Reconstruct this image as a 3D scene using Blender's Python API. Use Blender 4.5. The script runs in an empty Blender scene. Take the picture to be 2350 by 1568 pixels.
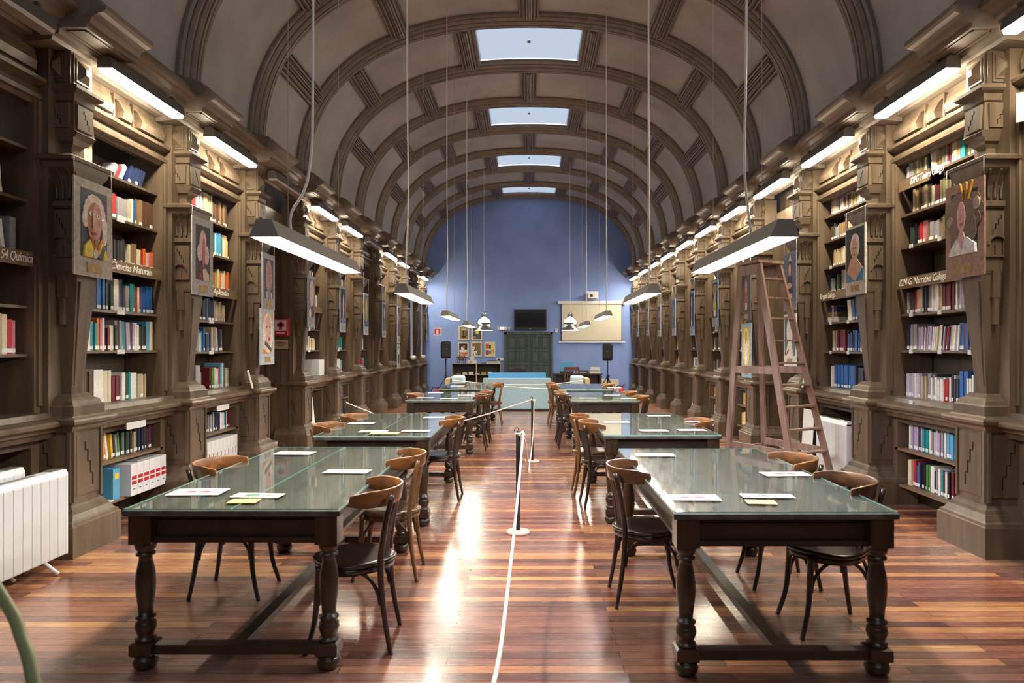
import bpy, bmesh, math, random
from mathutils import Vector, Matrix
R = random.Random(7)
PI = math.pi
SC = bpy.context.scene
COL = SC.collection
H = 1.53; F = 1567.0; CX = 1214.0; CY = 797.0
def wx(px, Y): return (px - CX) / F * Y
def wz(py, Y): return H + (CY - py) / F * Y
C1 = 5.2; P = 1.73; WALL = C1 + 10 * P
def cen(k): return C1 + (k - 1) * P

# ------------------------------------------------------------------ materials
def lin(c):
    if isinstance(c, str):
        c = c.lstrip('#'); c = [int(c[i:i+2], 16) / 255 for i in (0, 2, 4)]
    return tuple(x / 12.92 if x <= .04045 else ((x + .055) / 1.055) ** 2.4 for x in c) + (1,)
MATS = {}
def nodes(name):
    m = bpy.data.materials.new(name); m.use_nodes = True
    nt = m.node_tree; b = nt.nodes['Principled BSDF']
    return m, nt, b
def ramp(nt, stops, src):
    r = nt.nodes.new('ShaderNodeValToRGB')
    el = r.color_ramp.elements
    while len(el) < len(stops): el.new(.5)
    for e, (p, c) in zip(el, stops): e.position = p; e.color = c
    nt.links.new(src, r.inputs[0]); return r.outputs[0]
def plain(name, c, rough=.5, metal=0, var=.06, scale=9, spec=.5, bump=0, coat=0):
    if name in MATS: return MATS[name]
    m, nt, b = nodes(name); c = lin(c)
    tc = nt.nodes.new('ShaderNodeTexCoord'); n = nt.nodes.new('ShaderNodeTexNoise')
    n.inputs['Scale'].default_value = scale; n.inputs['Detail'].default_value = 4
    nt.links.new(tc.outputs['Object'], n.inputs['Vector'])
    lo = tuple(x * (1 - var * 2) for x in c[:3]) + (1,); hi = tuple(min(1, x * (1 + var * 2)) for x in c[:3]) + (1,)
    nt.links.new(ramp(nt, [(.3, lo), (.7, hi)], n.outputs['Fac']), b.inputs['Base Color'])
    b.inputs['Roughness'].default_value = rough; b.inputs['Metallic'].default_value = metal
    b.inputs['Specular IOR Level'].default_value = spec; b.inputs['Coat Weight'].default_value = coat
    if bump:
        bp = nt.nodes.new('ShaderNodeBump'); bp.inputs['Strength'].default_value = bump; bp.inputs['Distance'].default_value = .01
        nt.links.new(n.outputs['Fac'], bp.inputs['Height']); nt.links.new(bp.outputs[0], b.inputs['Normal'])
    MATS[name] = m; return m
def wood(name, dark, light, rough=.4, stretch=(1, 1, .08), scale=14, wear=None, coat=0, bump=.15):
    if name in MATS: return MATS[name]
    m, nt, b = nodes(name)
    tc = nt.nodes.new('ShaderNodeTexCoord'); mp = nt.nodes.new('ShaderNodeMapping')
    mp.inputs['Scale'].default_value = stretch
    n = nt.nodes.new('ShaderNodeTexNoise'); n.inputs['Scale'].default_value = scale; n.inputs['Detail'].default_value = 6; n.inputs['Distortion'].default_value = .6
    nt.links.new(tc.outputs['Object'], mp.inputs[0]); nt.links.new(mp.outputs[0], n.inputs['Vector'])
    out = ramp(nt, [(.3, lin(dark)), (.68, lin(light))], n.outputs['Fac'])
    if wear:
        n2 = nt.nodes.new('ShaderNodeTexNoise'); n2.inputs['Scale'].default_value = 7; n2.inputs['Detail'].default_value = 10; n2.inputs['Roughness'].default_value = .75
        nt.links.new(tc.outputs['Object'], n2.inputs['Vector'])
        f = ramp(nt, [(.66, (0, 0, 0, 1)), (.72, (1, 1, 1, 1))], n2.outputs['Fac'])
        mx = nt.nodes.new('ShaderNodeMix'); mx.data_type = 'RGBA'
        nt.links.new(f, mx.inputs[0]); nt.links.new(out, mx.inputs[6]); mx.inputs[7].default_value = lin(wear)
        out = mx.outputs[2]
    nt.links.new(out, b.inputs['Base Color'])
    b.inputs['Roughness'].default_value = rough; b.inputs['Coat Weight'].default_value = coat; b.inputs['Coat Roughness'].default_value = .15
    bp = nt.nodes.new('ShaderNodeBump'); bp.inputs['Strength'].default_value = bump; bp.inputs['Distance'].default_value = .006
    nt.links.new(n.outputs['Fac'], bp.inputs['Height']); nt.links.new(bp.outputs[0], b.inputs['Normal'])
    MATS[name] = m; return m
def glow(name, c, s):
    if name in MATS: return MATS[name]
    m, nt, b = nodes(name); b.inputs['Base Color'].default_value = (.8, .8, .8, 1)
    b.inputs['Emission Color'].default_value = lin(c); b.inputs['Emission Strength'].default_value = s
    MATS[name] = m; return m

CASE = wood('aged_brown_paint', '#4f4235', '#6f5e4c', .36, (1, 1, .12), 10, wear='#8f7c67')
CASE_IN = wood('shade_toned_cabinet_interior', '#3c332a', '#524639', .5, (1, 1, .12), 9)  # case paint darkened so its colour carries the shade inside the shelves
SHELF = wood('shelf_wood', '#67533e', '#877055', .45, (.5, .08, 1), 12)
VAULT = plain('vault_paint', '#9fa0a3', .6, var=.1, scale=1.3)
RIB = plain('vault_rib_paint', '#776d63', .38, var=.1, scale=6)
CORN = wood('cornice_paint', '#62564b', '#827468', .5, (1, .15, 1), 8)
DARKW = wood('dark_table_wood', '#1f1712', '#3a2b1e', .45, (.15, 1, .15), 16, coat=.1)
TOPW = wood('table_top_wood', '#30322f', '#5e615f', .45, (1, .12, 1), 9)
LEGW = wood('turned_leg_wood', '#211913', '#46351f', .35, (1, 1, .15), 12, coat=.2)
CHAIRD = wood('dark_chair_wood', '#1f1814', '#3a2b20', .3, (1, 1, .15), 14, coat=.4)
CHAIRB = wood('brown_chair_wood', '#4e3520', '#7a5836', .35, (1, 1, .15), 14, coat=.3)
HONEY = wood('honey_bent_wood', '#432810', '#8a5628', .4, (.4, .4, 1), 14, coat=.2)
LADW = wood('ladder_wood', '#6a5349', '#94796c', .5, (1, 1, .1), 10)
WHITE = plain('white_paper', '#d3d3d6', .6, var=.02)
WHITEP = plain('white_plastic', '#dfe2e6', .35, var=.02)
WHITEM = plain('white_enamel', '#d2d6da', .3, var=.02)
BLACK = plain('black_plastic', '#141416', .45, var=.1)
GREYM = plain('grey_metal', '#8d8a84', .35, metal=.4, var=.05)
STEEL = plain('brushed_steel', '#9aa0a6', .28, metal=.9, var=.05)
DARKM = plain('dark_fixture_metal', '#4d4a46', .45, var=.05)
ROPE = plain('white_cotton_rope', '#e6e0d6', .8, var=.06, scale=80, bump=.4)
CABLE = plain('white_cable', '#e0ddda', .4, var=.02)
WIRE = plain('steel_wire', '#b8b6b2', .4, var=.02)
RED = plain('safety_red', '#c0202c', .4, var=.04)
WALLP = plain('blue_wall_paint', '#86a0e0', .75, var=.04, scale=1.5)
DOORM = wood('green_black_door_paint', '#323e3f', '#4b5a5a', .5, (1, 1, .12), 9)
CHALK = plain('white_chalk_lettering', '#eeeae2', .7, var=.03)
WARM = glow('warm_fluorescent_tube', '#fff1d4', 56)
WARMOFF = plain('unlit_diffuser', '#a9a4a4', .4, var=.02)
COOL = glow('pendant_tube', '#fff7e4', 50)
COOL2 = glow('cool_pendant_tube', '#f2f4ff', 50)

# thin clear pane: transparent, with a Schlick reflection on the upper face
def pane_glass(refl=True):
    m = bpy.data.materials.new('clear_glass_pane'); m.use_nodes = True; nt = m.node_tree; nt.nodes.clear(); N = nt.nodes.new; L = nt.links.new
    o = N('ShaderNodeOutputMaterial'); t = N('ShaderNodeBsdfTransparent'); t.inputs[0].default_value = (.95, .975, .965, 1)
    if not refl: L(t.outputs[0], o.inputs[0]); return m
    mx = N('ShaderNodeMixShader'); ge = N('ShaderNodeNewGeometry')
    dt = N('ShaderNodeVectorMath'); dt.operation = 'DOT_PRODUCT'; L(ge.outputs['Normal'], dt.inputs[0]); L(ge.outputs['Incoming'], dt.inputs[1])
    def mt(op, a, b=None):
        n = N('ShaderNodeMath'); n.operation = op
        for i, q in enumerate((a, b)):
            if q is None: continue
            if isinstance(q, (int, float)): n.inputs[i].default_value = q
            else: L(q, n.inputs[i])
        return n.outputs[0]
    x = mt('SUBTRACT', 1, mt('ABSOLUTE', dt.outputs['Value'])); x = mt('POWER', x, 3.4); x = mt('ADD', mt('MULTIPLY', x, .88), .1)
    g = N('ShaderNodeBsdfGlossy'); g.inputs['Roughness'].default_value = .03
    L(x, mx.inputs[0]); L(t.outputs[0], mx.inputs[1]); L(g.outputs[0], mx.inputs[2]); L(mx.outputs[0], o.inputs[0]); return m
GLASS = pane_glass(); CLEAR = pane_glass(False)
GEDGE = plain('green_glass_edge', '#9fd3c6', .15, var=.02)

def floor_mat():
    m, nt, b = nodes('lacquered_plank_floor'); N = nt.nodes.new; L = nt.links.new
    tc = N('ShaderNodeTexCoord')
    def brick(sc, off):
        mp = N('ShaderNodeMapping'); mp.inputs['Location'].default_value = (off, off * .37, 0)
        br = N('ShaderNodeTexBrick'); br.inputs['Scale'].default_value = 1; br.offset = .37; br.squash = 1
        br.inputs['Brick Width'].default_value = sc[0]; br.inputs['Row Height'].default_value = sc[1]
        br.inputs['Mortar Size'].default_value = .0018; br.inputs['Mortar Smooth'].default_value = .1
        br.inputs['Color1'].default_value = (0, 0, 0, 1); br.inputs['Color2'].default_value = (1, 1, 1, 1); br.inputs['Mortar'].default_value = (.0, .0, .0, 1)
        br.inputs['Bias'].default_value = 0
        L(tc.outputs['Object'], mp.inputs[0]); L(mp.outputs[0], br.inputs['Vector']); return br
    b1 = brick((1.35, .075), 3.1)
    c = ramp(nt, [(0, lin('#5e3a30')), (.25, lin('#7b4b3c')), (.5, lin('#8f5a48')), (.75, lin('#a86d50')), (.9, lin('#c48a5c')), (1, lin('#d59f68'))], b1.outputs['Color'])
    mp = N('ShaderNodeMapping'); mp.inputs['Scale'].default_value = (.6, 9, 1)
    n = N('ShaderNodeTexNoise'); n.inputs['Scale'].default_value = 6; n.inputs['Detail'].default_value = 6
    L(tc.outputs['Object'], mp.inputs[0]); L(mp.outputs[0], n.inputs['Vector'])
    g = ramp(nt, [(.25, (.62, .6, .6, 1)), (.7, (1.12, 1.1, 1.1, 1))], n.outputs['Fac'])
    mx = N('ShaderNodeMix'); mx.data_type = 'RGBA'; mx.blend_type = 'MULTIPLY'; mx.inputs[0].default_value = 1
    L(c, mx.inputs[6]); L(g, mx.inputs[7])
    # worn, greyed areas with a shape of their own
    n2 = N('ShaderNodeTexNoise'); n2.inputs['Scale'].default_value = .9; n2.inputs['Detail'].default_value = 5
    L(tc.outputs['Object'], n2.inputs['Vector'])
    wv = ramp(nt, [(.42, (0, 0, 0, 1)), (.75, (.55, .55, .55, 1))], n2.outputs['Fac'])
    mx2 = N('ShaderNodeMix'); mx2.data_type = 'RGBA'; L(wv, mx2.inputs[0]); L(mx.outputs[2], mx2.inputs[6]); mx2.inputs[7].default_value = lin('#a68e80')
    mx3 = N('ShaderNodeMix'); mx3.data_type = 'RGBA'; L(b1.outputs['Fac'], mx3.inputs[0]); L(mx2.outputs[2], mx3.inputs[6]); mx3.inputs[7].default_value = lin('#2a1712')
    L(mx3.outputs[2], b.inputs['Base Color'])
    rr = N('ShaderNodeMapRange'); rr.inputs['To Min'].default_value = .16; rr.inputs['To Max'].default_value = .36
    L(n.outputs['Fac'], rr.inputs['Value']); L(rr.outputs[0], b.inputs['Roughness'])
    b.inputs['Coat Weight'].default_value = .5; b.inputs['Coat Roughness'].default_value = .2
    bp = N('ShaderNodeBump'); bp.inputs['Strength'].default_value = .25; bp.inputs['Distance'].default_value = .003
    L(n.outputs['Fac'], bp.inputs['Height']); L(bp.outputs[0], b.inputs['Normal'])
    return m
FLOOR = floor_mat()
def sky_pane():
    m = bpy.data.materials.new('frosted_skylight_pane'); m.use_nodes = True; nt = m.node_tree; nt.nodes.clear()
    o = nt.nodes.new('ShaderNodeOutputMaterial'); t = nt.nodes.new('ShaderNodeBsdfTranslucent')
    t.inputs[0].default_value = (.22, .235, .25, 1); nt.links.new(t.outputs[0], o.inputs[0]); return m
SKYP = sky_pane()

# ------------------------------------------------------------------ mesh builder
class MB:
    def __init__(s, T=None): s.v = []; s.f = []; s.m = []; s.T = T; s.cm = 0; s.sm = []; s.cs = False
    def add(s, vs, fs):
        o = len(s.v)
        s.v += [tuple(s.T(*p)) if s.T else tuple(p) for p in vs]
        for f in fs: s.f.append(tuple(i + o for i in f)); s.m.append(s.cm); s.sm.append(s.cs)
        return s
    def box(s, x0, x1, y0, y1, z0, z1):
        return s.add([(x, y, z) for x in (x0, x1) for y in (y0, y1) for z in (z0, z1)],
                     [(0, 1, 3, 2), (4, 6, 7, 5), (0, 4, 5, 1), (2, 3, 7, 6), (0, 2, 6, 4), (1, 5, 7, 3)])
    def frus(s, a, b):   # a, b = (x0,x1,y0,y1,z)
        vs = [(x, y, q[4]) for q in (a, b) for x, y in ((q[0], q[2]), (q[1], q[2]), (q[1], q[3]), (q[0], q[3]))]
        return s.add(vs, [(0, 3, 2, 1), (4, 5, 6, 7)] + [(i, (i + 1) % 4, 4 + (i + 1) % 4, 4 + i) for i in range(4)])
    def stack(s, rows):  # rows of (x0,x1,y0,y1,z): one closed stepped block
        vs = [(x, y, q[4]) for q in rows for x, y in ((q[0], q[2]), (q[1], q[2]), (q[1], q[3]), (q[0], q[3]))]
        n = len(rows); fs = [(0, 3, 2, 1), tuple(4 * (n - 1) + i for i in range(4))]
        for k in range(n - 1): fs += [(4 * k + i, 4 * k + (i + 1) % 4, 4 * k + 4 + (i + 1) % 4, 4 * k + 4 + i) for i in range(4)]
        return s.add(vs, fs)
    def prism(s, poly, ax, a, b):
        def p3(p, t):
            if ax == 'y': return (p[0], t, p[1])
            if ax == 'x': return (t, p[0], p[1])
            return (p[0], p[1], t)
        n = len(poly)
        return s.add([p3(p, a) for p in poly] + [p3(p, b) for p in poly],
                     [tuple(range(n)), tuple(range(2 * n - 1, n - 1, -1))] + [(i, (i + 1) % n, n + (i + 1) % n, n + i) for i in range(n)])
    def lathe(s, prof, c=(0, 0, 0), n=20, sx=1, sy=1):
        s.cs = True; vs = []; fs = []
        for r, z in prof:
            for i in range(n):
                a = 2 * PI * i / n; vs.append((c[0] + r * sx * math.cos(a), c[1] + r * sy * math.sin(a), c[2] + z))
        for k in range(len(prof) - 1):
            fs += [(k * n + i, k * n + (i + 1) % n, (k + 1) * n + (i + 1) % n, (k + 1) * n + i) for i in range(n)]
        fs += [tuple(range(n - 1, -1, -1)), tuple((len(prof) - 1) * n + i for i in range(n))]
        s.add(vs, fs); s.cs = False; return s
    def tube(s, pts, r, n=8, sub=0):
        pts = [Vector(p) for p in pts]
        if sub: pts = smooth(pts, sub)
        rs = r if isinstance(r, (list, tuple)) else None
        s.cs = True; vs = []; fs = []; up = Vector((0, 0, 1)); pn = None; m = len(pts)
        for i, p in enumerate(pts):
            d = (pts[min(i + 1, m - 1)] - pts[max(i - 1, 0)]).normalized()
            if pn is None: pn = d.cross(up if abs(d.z) < .9 else Vector((1, 0, 0))).normalized()
            pn = (pn - d * pn.dot(d)).normalized(); b = d.cross(pn)
            if rs: t = i / (m - 1) * (len(rs) - 1); j = min(int(t), len(rs) - 2); rr = rs[j] + (rs[j + 1] - rs[j]) * (t - j)
            else: rr = r
            vs += [tuple(p + (pn * math.cos(2 * PI * k / n) + b * math.sin(2 * PI * k / n)) * rr) for k in range(n)]
        for i in range(m - 1):
            fs += [(i * n + k, i * n + (k + 1) % n, (i + 1) * n + (k + 1) % n, (i + 1) * n + k) for k in range(n)]
        fs += [tuple(range(n - 1, -1, -1)), tuple((m - 1) * n + k for k in range(n))]
        s.add(vs, fs); s.cs = False; return s
    def beam(s, a, b, w, h, up=(0, 0, 1)):   # rectangular bar a->b
        a = Vector(a); b = Vector(b); d = (b - a).normalized(); sd = d.cross(Vector(up))
        if sd.length < 1e-3: sd = d.cross(Vector((1, 0, 0)))
        sd.normalize(); u = sd.cross(d)
        vs = [tuple(q + sd * i * w / 2 + u * j * h / 2) for q in (a, b) for i, j in ((-1, -1), (1, -1), (1, 1), (-1, 1))]
        return s.add(vs, [(3, 2, 1, 0), (4, 5, 6, 7)] + [(i, (i + 1) % 4, 4 + (i + 1) % 4, 4 + i) for i in range(4)])
    def sphere(s, c, r, n=14, sz=1):
        return s.lathe([(max(.001, r * math.sin(PI * i / 8)), -r * sz * math.cos(PI * i / 8)) for i in range(9)], c, n)
    def build(s, name, mat, parent=None, loc=None, bevel=0, shade=True):
        me = bpy.data.meshes.new(name); me.from_pydata(s.v, [], s.f)
        mats = mat if isinstance(mat, (list, tuple)) else [mat]
        for q in mats: me.materials.append(q)
        me.polygons.foreach_set('material_index', s.m)
        me.polygons.foreach_set('use_smooth', s.sm)
        if len(s.f) < 60000:
            bm = bmesh.new(); bm.from_mesh(me); bmesh.ops.recalc_face_normals(bm, faces=bm.faces); bm.to_mesh(me); bm.free()
        me.update()
        o = bpy.data.objects.new(name, me); COL.objects.link(o)
        if parent: o.parent = parent
        if loc: o.location = loc
        if bevel:
            md = o.modifiers.new('bevel', 'BEVEL'); md.width = bevel; md.segments = 2; md.limit_method = 'ANGLE'
        return o
def smooth(pts, k):
    out = []; n = len(pts)
    for i in range(n - 1):
        p0, p1, p2, p3 = pts[max(i - 1, 0)], pts[i], pts[i + 1], pts[min(i + 2, n - 1)]
        for j in range(k):
            t = j / k
            out.append(.5 * ((2 * p1) + (p2 - p0) * t + (2 * p0 - 5 * p1 + 4 * p2 - p3) * t * t + (3 * p1 - p0 - 3 * p2 + p3) * t ** 3))
    out.append(pts[-1]); return out
def tag(o, label=None, cat=None, group=None, kind=None):
    if label: o['label'] = label
    if cat: o['category'] = cat
    if group: o['group'] = group
    if kind: o['kind'] = kind
    return o
def thing(name, label, cat, loc=(0, 0, 0), rz=0, group=None):
    o = bpy.data.objects.new(name, None); COL.objects.link(o); o.location = loc; o.rotation_euler = (0, 0, rz); o.empty_display_size = .1
    return tag(o, label, cat, group)
KIDS = {}
def copy_tree(o, parent=None):
    c = o.copy(); COL.objects.link(c)
    if parent: c.parent = parent
    for ch in [q for q in COL.objects if q.parent == o]: copy_tree(ch, c)
    return c
def struct(name, mb, mat, **k): return tag(mb.build(name, mat, **k), kind='structure')
def text_mesh(txt, size, name, mat, parent, mtx, shear=.25, extrude=.0012, align='LEFT', sp=.95, fit=None):
    cu = bpy.data.curves.new('lettering', 'FONT'); cu.body = txt; cu.size = size; cu.shear = shear; cu.extrude = extrude
    cu.align_x = align; cu.space_character = sp; cu.offset = size * .002; cu.resolution_u = 3
    t = bpy.data.objects.new('lettering', cu); COL.objects.link(t)
    dg = bpy.context.evaluated_depsgraph_get(); dg.update()
    me = bpy.data.meshes.new_from_object(t.evaluated_get(dg))
    bpy.data.objects.remove(t); bpy.data.curves.remove(cu)
    me.materials.clear(); me.materials.append(mat)
    o = bpy.data.objects.new(name, me); COL.objects.link(o)
    if parent: o.parent = parent
    if fit:
        xs = [v.co.x for v in me.vertices]; k = fit / (max(xs) - min(xs)); x0 = min(xs)
        for v in me.vertices: v.co.x = (v.co.x - x0) * k; v.co.y *= (k + 1) / 2 if False else 1
    o.matrix_local = mtx; return o
def grid_plate(mb, us, vs, holes, put):
    """plate made of cells; the missing cells are the carved slots. put(u0,u1,v0,v1)"""
    for i in range(len(us) - 1):
        for j in range(len(vs) - 1):
            if (i, j) not in holes: put(us[i], us[i + 1], vs[j], vs[j + 1])
def ordn(n): return f"{n}{'th' if 10 <= n % 100 <= 20 else {1: 'st', 2: 'nd', 3: 'rd'}.get(n % 10, 'th')}"
WORD = ['zeroth', 'first', 'second', 'third', 'fourth', 'fifth', 'sixth', 'seventh', 'eighth', 'ninth', 'tenth', 'eleventh', 'twelfth']
SIDE = {-1: 'left', 1: 'right'}
# ------------------------------------------------------------------ camera, world, view
cam = bpy.data.cameras.new('camera'); camo = bpy.data.objects.new('camera', cam); COL.objects.link(camo)
cam.sensor_width = 36; cam.lens = 36 * F / 2350
camo.location = (0, 0, H); camo.rotation_euler = (PI / 2, 0, 0)
cam.shift_x = (1175 - CX) / 2350; cam.shift_y = (CY - 784) / 2350
cam.dof.use_dof = True; cam.dof.focus_distance = 7.5; cam.dof.aperture_fstop = 4
cam.clip_start = .05
SC.camera = camo
SC.view_settings.view_transform = 'Standard'; SC.view_settings.look = 'None'
SC.view_settings.gamma = 1; SC.view_settings.exposure = 1.4; SC.view_settings.use_curve_mapping = False
SC.cycles.use_denoising = True
SC.cycles.max_bounces = 8; SC.cycles.diffuse_bounces = 4; SC.cycles.glossy_bounces = 4; SC.cycles.transparent_max_bounces = 12
SC.cycles.sample_clamp_indirect = 6; SC.cycles.caustics_reflective = False; SC.cycles.caustics_refractive = False
w = bpy.data.worlds.new('daylight'); SC.world = w; w.use_nodes = True
w.node_tree.nodes['Background'].inputs[0].default_value = (.80, .88, 1, 1)
w.node_tree.nodes['Background'].inputs[1].default_value = 1.15

# ------------------------------------------------------------------ shell
Y0 = C1 - 5 * P
struct('floor', MB().box(-4.6, 4.6, Y0 - .6, WALL + .1, -.1, 0), FLOOR)
AA, BB, ZC, NN = 3.37, 2.42, 4.0, 2.4
def arc_raw(a, b, t):
    c, s_ = math.cos(t), math.sin(t)
    return (a * math.copysign(abs(c) ** (2 / NN), c), ZC + b * abs(s_) ** (2 / NN))
def arcpts(off, N=72):
    a, b = AA + off, BB + off
    d = [arc_raw(a, b, PI * i / 4000) for i in range(4001)]
    L = [0]
    for i in range(4000): L.append(L[-1] + math.dist(d[i], d[i + 1]))
    out = []; j = 0
    for k in range(N + 1):
        q = L[-1] * k / N
        while j < 3999 and L[j + 1] < q: j += 1
        f = (q - L[j]) / max(1e-9, L[j + 1] - L[j]); f = min(max(f, 0), 1)
        out.append((d[j][0] + (d[j + 1][0] - d[j][0]) * f, d[j][1] + (d[j + 1][1] - d[j][1]) * f))
    return out
PO = .12
ARC = arcpts(PO, 96)
NRM = []
for i in range(97):
    a_, b_ = ARC[max(i - 1, 0)], ARC[min(i + 1, 96)]
    dx, dz = b_[0] - a_[0], b_[1] - a_[1]; l = math.hypot(dx, dz)
    NRM.append((-dz / l, dx / l))      # towards the inside
if NRM[48][1] > 0: NRM = [(-x, -z) for x, z in NRM]
def at_s(s):      # s in 0..96 -> point, normal
    i = min(int(s), 95); f = s - i
    return ([ARC[i][k] + (ARC[i + 1][k] - ARC[i][k]) * f for k in (0, 1)], [NRM[i][k] + (NRM[i + 1][k] - NRM[i][k]) * f for k in (0, 1)])
def s_of_x(x):
    for i in range(96):
        if (ARC[i][0] - x) * (ARC[i + 1][0] - x) <= 0: return i + (ARC[i][0] - x) / (ARC[i][0] - ARC[i + 1][0])
# vault surface: one grid per bay, with an opening in the skylight bays
vm = MB(); SKH = .84
sa, sb = s_of_x(SKH), s_of_x(-SKH)
S_LIST = sorted([float(i) for i in range(97) if abs(i - sa) > .3 and abs(i - sb) > .3] + [sa, sb])
skb = (-4, -2, 0, 2, 4, 6, 8, 10)
for k in range(-4, 11):
    v0, v1 = cen(k), cen(k + 1)
    if k == 10: v1 = WALL + .05
    vl = [v0, v0 + .26, v1 - .26, v1]
    vs = []; fs = []
    for s_ in S_LIST:
        p, n = at_s(s_)
        for v in vl: vs.append((p[0], v, p[1]))
    for i in range(len(S_LIST) - 1):
        for j in range(3):
            mid = (S_LIST[i] + S_LIST[i + 1]) / 2
            if k in skb and j == 1 and sa < mid < sb: continue
            fs.append((i * 4 + j, i * 4 + j + 1, (i + 1) * 4 + j + 1, (i + 1) * 4 + j))
    vm.cs = True; vm.add(vs, fs)
struct('ceiling', vm, VAULT)
tn = 1
for q, k in enumerate(skb):
    v0, v1 = cen(k) + .26, cen(k + 1) - .26
    m = MB(); fr = MB(); sl = [s_ for s_ in S_LIST if sa - 1e-6 <= s_ <= sb + 1e-6]
    vs = []
    for s_ in sl:
        p, n = at_s(s_)
        for v in (v0 - .06, v1 + .06): vs.append((p[0] - n[0] * .04, v, p[1] - n[1] * .04))
    nn = len(sl); m.add(vs, [(2 * i, 2 * i + 1, 2 * i + 3, 2 * i + 2) for i in range(nn - 1)])
    wd = struct(f'window_{q+1}', m, SKYP)
    f2 = MB()
    for s0, s1, va, vb in ((sl[0] - .5, sl[0], v0 - .03, v1 + .03), (sl[-1], sl[-1] + .5, v0 - .03, v1 + .03)):
        a_, na = at_s(s0); b_, nb = at_s(s1)
        f2.add([(a_[0], va, a_[1] - .06), (b_[0], va, b_[1] - .06), (b_[0], va, b_[1] + .05), (a_[0], va, a_[1] + .05),
                (a_[0], vb, a_[1] - .06), (b_[0], vb, b_[1] - .06), (b_[0], vb, b_[1] + .05), (a_[0], vb, a_[1] + .05)],
               [(0, 1, 2, 3), (4, 7, 6, 5), (0, 4, 5, 1), (1, 5, 6, 2), (2, 6, 7, 3), (3, 7, 4, 0)])
    f2.build('window_frame', RIB, wd)
    dc = MB(); dc.lathe([(.03, 0), (.03, .02)], (0, (v0 + v1) / 2, ARC[48][1] + .015), 12); dc.build('vent_knob', GREYM, wd)
HP = [(-.21, -.01), (-.21, .04), (-.2, .06), (-.18, .06), (-.172, .03), (-.16, .03), (-.155, .06), (-.13, .09), (-.105, .09), (-.098, .06), (-.088, .06), (-.08, .1), (-.055, .125), (-.04, .125), (-.036, .095), (-.024, .095), (-.02, .13)]
PROF = HP + [(-v, d) for v, d in reversed(HP)]
for k in range(-4, 12):
    if k == 11: prof = [(v - .2, d) for v, d in PROF if True]
    else: prof = PROF
    m = MB(); m.cs = False; vs = []
    for i in range(97):
        for v, d in prof: vs.append((ARC[i][0] + NRM[i][0] * d, cen(k) + v, ARC[i][1] + NRM[i][1] * d))
    n = len(prof)
    m.add(vs, [(i * n + j, i * n + j + 1, (i + 1) * n + j + 1, (i + 1) * n + j) for i in range(96) for j in range(n - 1)])
    struct(f'trim_{tn}', m, RIB); tn += 1
HS = [(-.15, -.01), (-.15, .05), (-.14, .062), (-.124, .062), (-.116, .035), (-.106, .035), (-.1, .07), (-.08, .088), (-.066, .088), (-.06, .06), (-.05, .06), (-.045, .1), (-.024, .112), (-.02, .085), (-.012, .085), (-.01, .116)]
SP = HS + [(-t, d) for t, d in reversed(HS)]
for k in range(-4, 11):
    xs = (1.02, 2.71) if k in skb else (0, 1.94, 3.2)
    m = MB()
    for x in sorted({x for x in xs} | {-x for x in xs}):
        p, n = at_s(s_of_x(x)); tx, tz = -n[1], n[0]
        poly = [(p[0] + tx * t + n[0] * d, p[1] + tz * t + n[1] * d) for t, d in SP]
        m.prism(poly, 'y', cen(k) + .15, cen(k + 1) - .15)
    struct(f'trim_{tn}', m, RIB); tn += 1
# cornice, plain runs and ressauts over the pilasters
RES = [(3.62, 3.72), (3.42, 3.74), (3.41, 3.77), (3.37, 3.78), (3.36, 3.82), (3.17, 3.82), (3.17, 3.855), (3.145, 3.86), (3.13, 3.90), (3.09, 3.925), (3.05, 3.935), (3.03, 3.95), (3.03, 3.985), (3.07, 3.99), (3.09, 4.02), (3.12, 4.06), (3.16, 4.07), (3.17, 4.10), (3.62, 4.25)]
BAY = [(3.62, 3.76), (3.56, 3.77), (3.55, 3.80), (3.50, 3.81), (3.49, 3.84), (3.36, 3.84), (3.36, 3.87), (3.33, 3.88), (3.32, 3.91), (3.28, 3.935), (3.25, 3.94), (3.22, 3.95), (3.22, 3.985), (3.25, 3.99), (3.27, 4.02), (3.29, 4.06), (3.31, 4.07), (3.32, 4.10), (3.62, 4.25)]
for s in (-1, 1):
    m = MB(lambda u, v, z, s=s: (s * u, v, z))
    m.prism(BAY, 'y', Y0, WALL)
    struct(f'trim_{tn}', m, CORN); tn += 1
    for k in range(0, 12):
        m = MB(lambda u, v, z, s=s: (s * u, v, z)); c = cen(k)
        a, b = c - .31, c + .31
        if k == 11: a, b = c - .6, c - .01
        m.prism(RES, 'y', a, b)
        # sunk soffit panel border
        for z0 in (3.812,):
            m.box(3.2, 3.34, a + .04, a + .055, z0, 3.82); m.box(3.2, 3.34, b - .055, b - .04, z0, 3.82)
            m.box(3.2, 3.212, a + .04, b - .04, z0, 3.82); m.box(3.328, 3.34, a + .04, b - .04, z0, 3.82)
        struct(f'trim_{tn}', m, CORN); tn += 1
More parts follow.
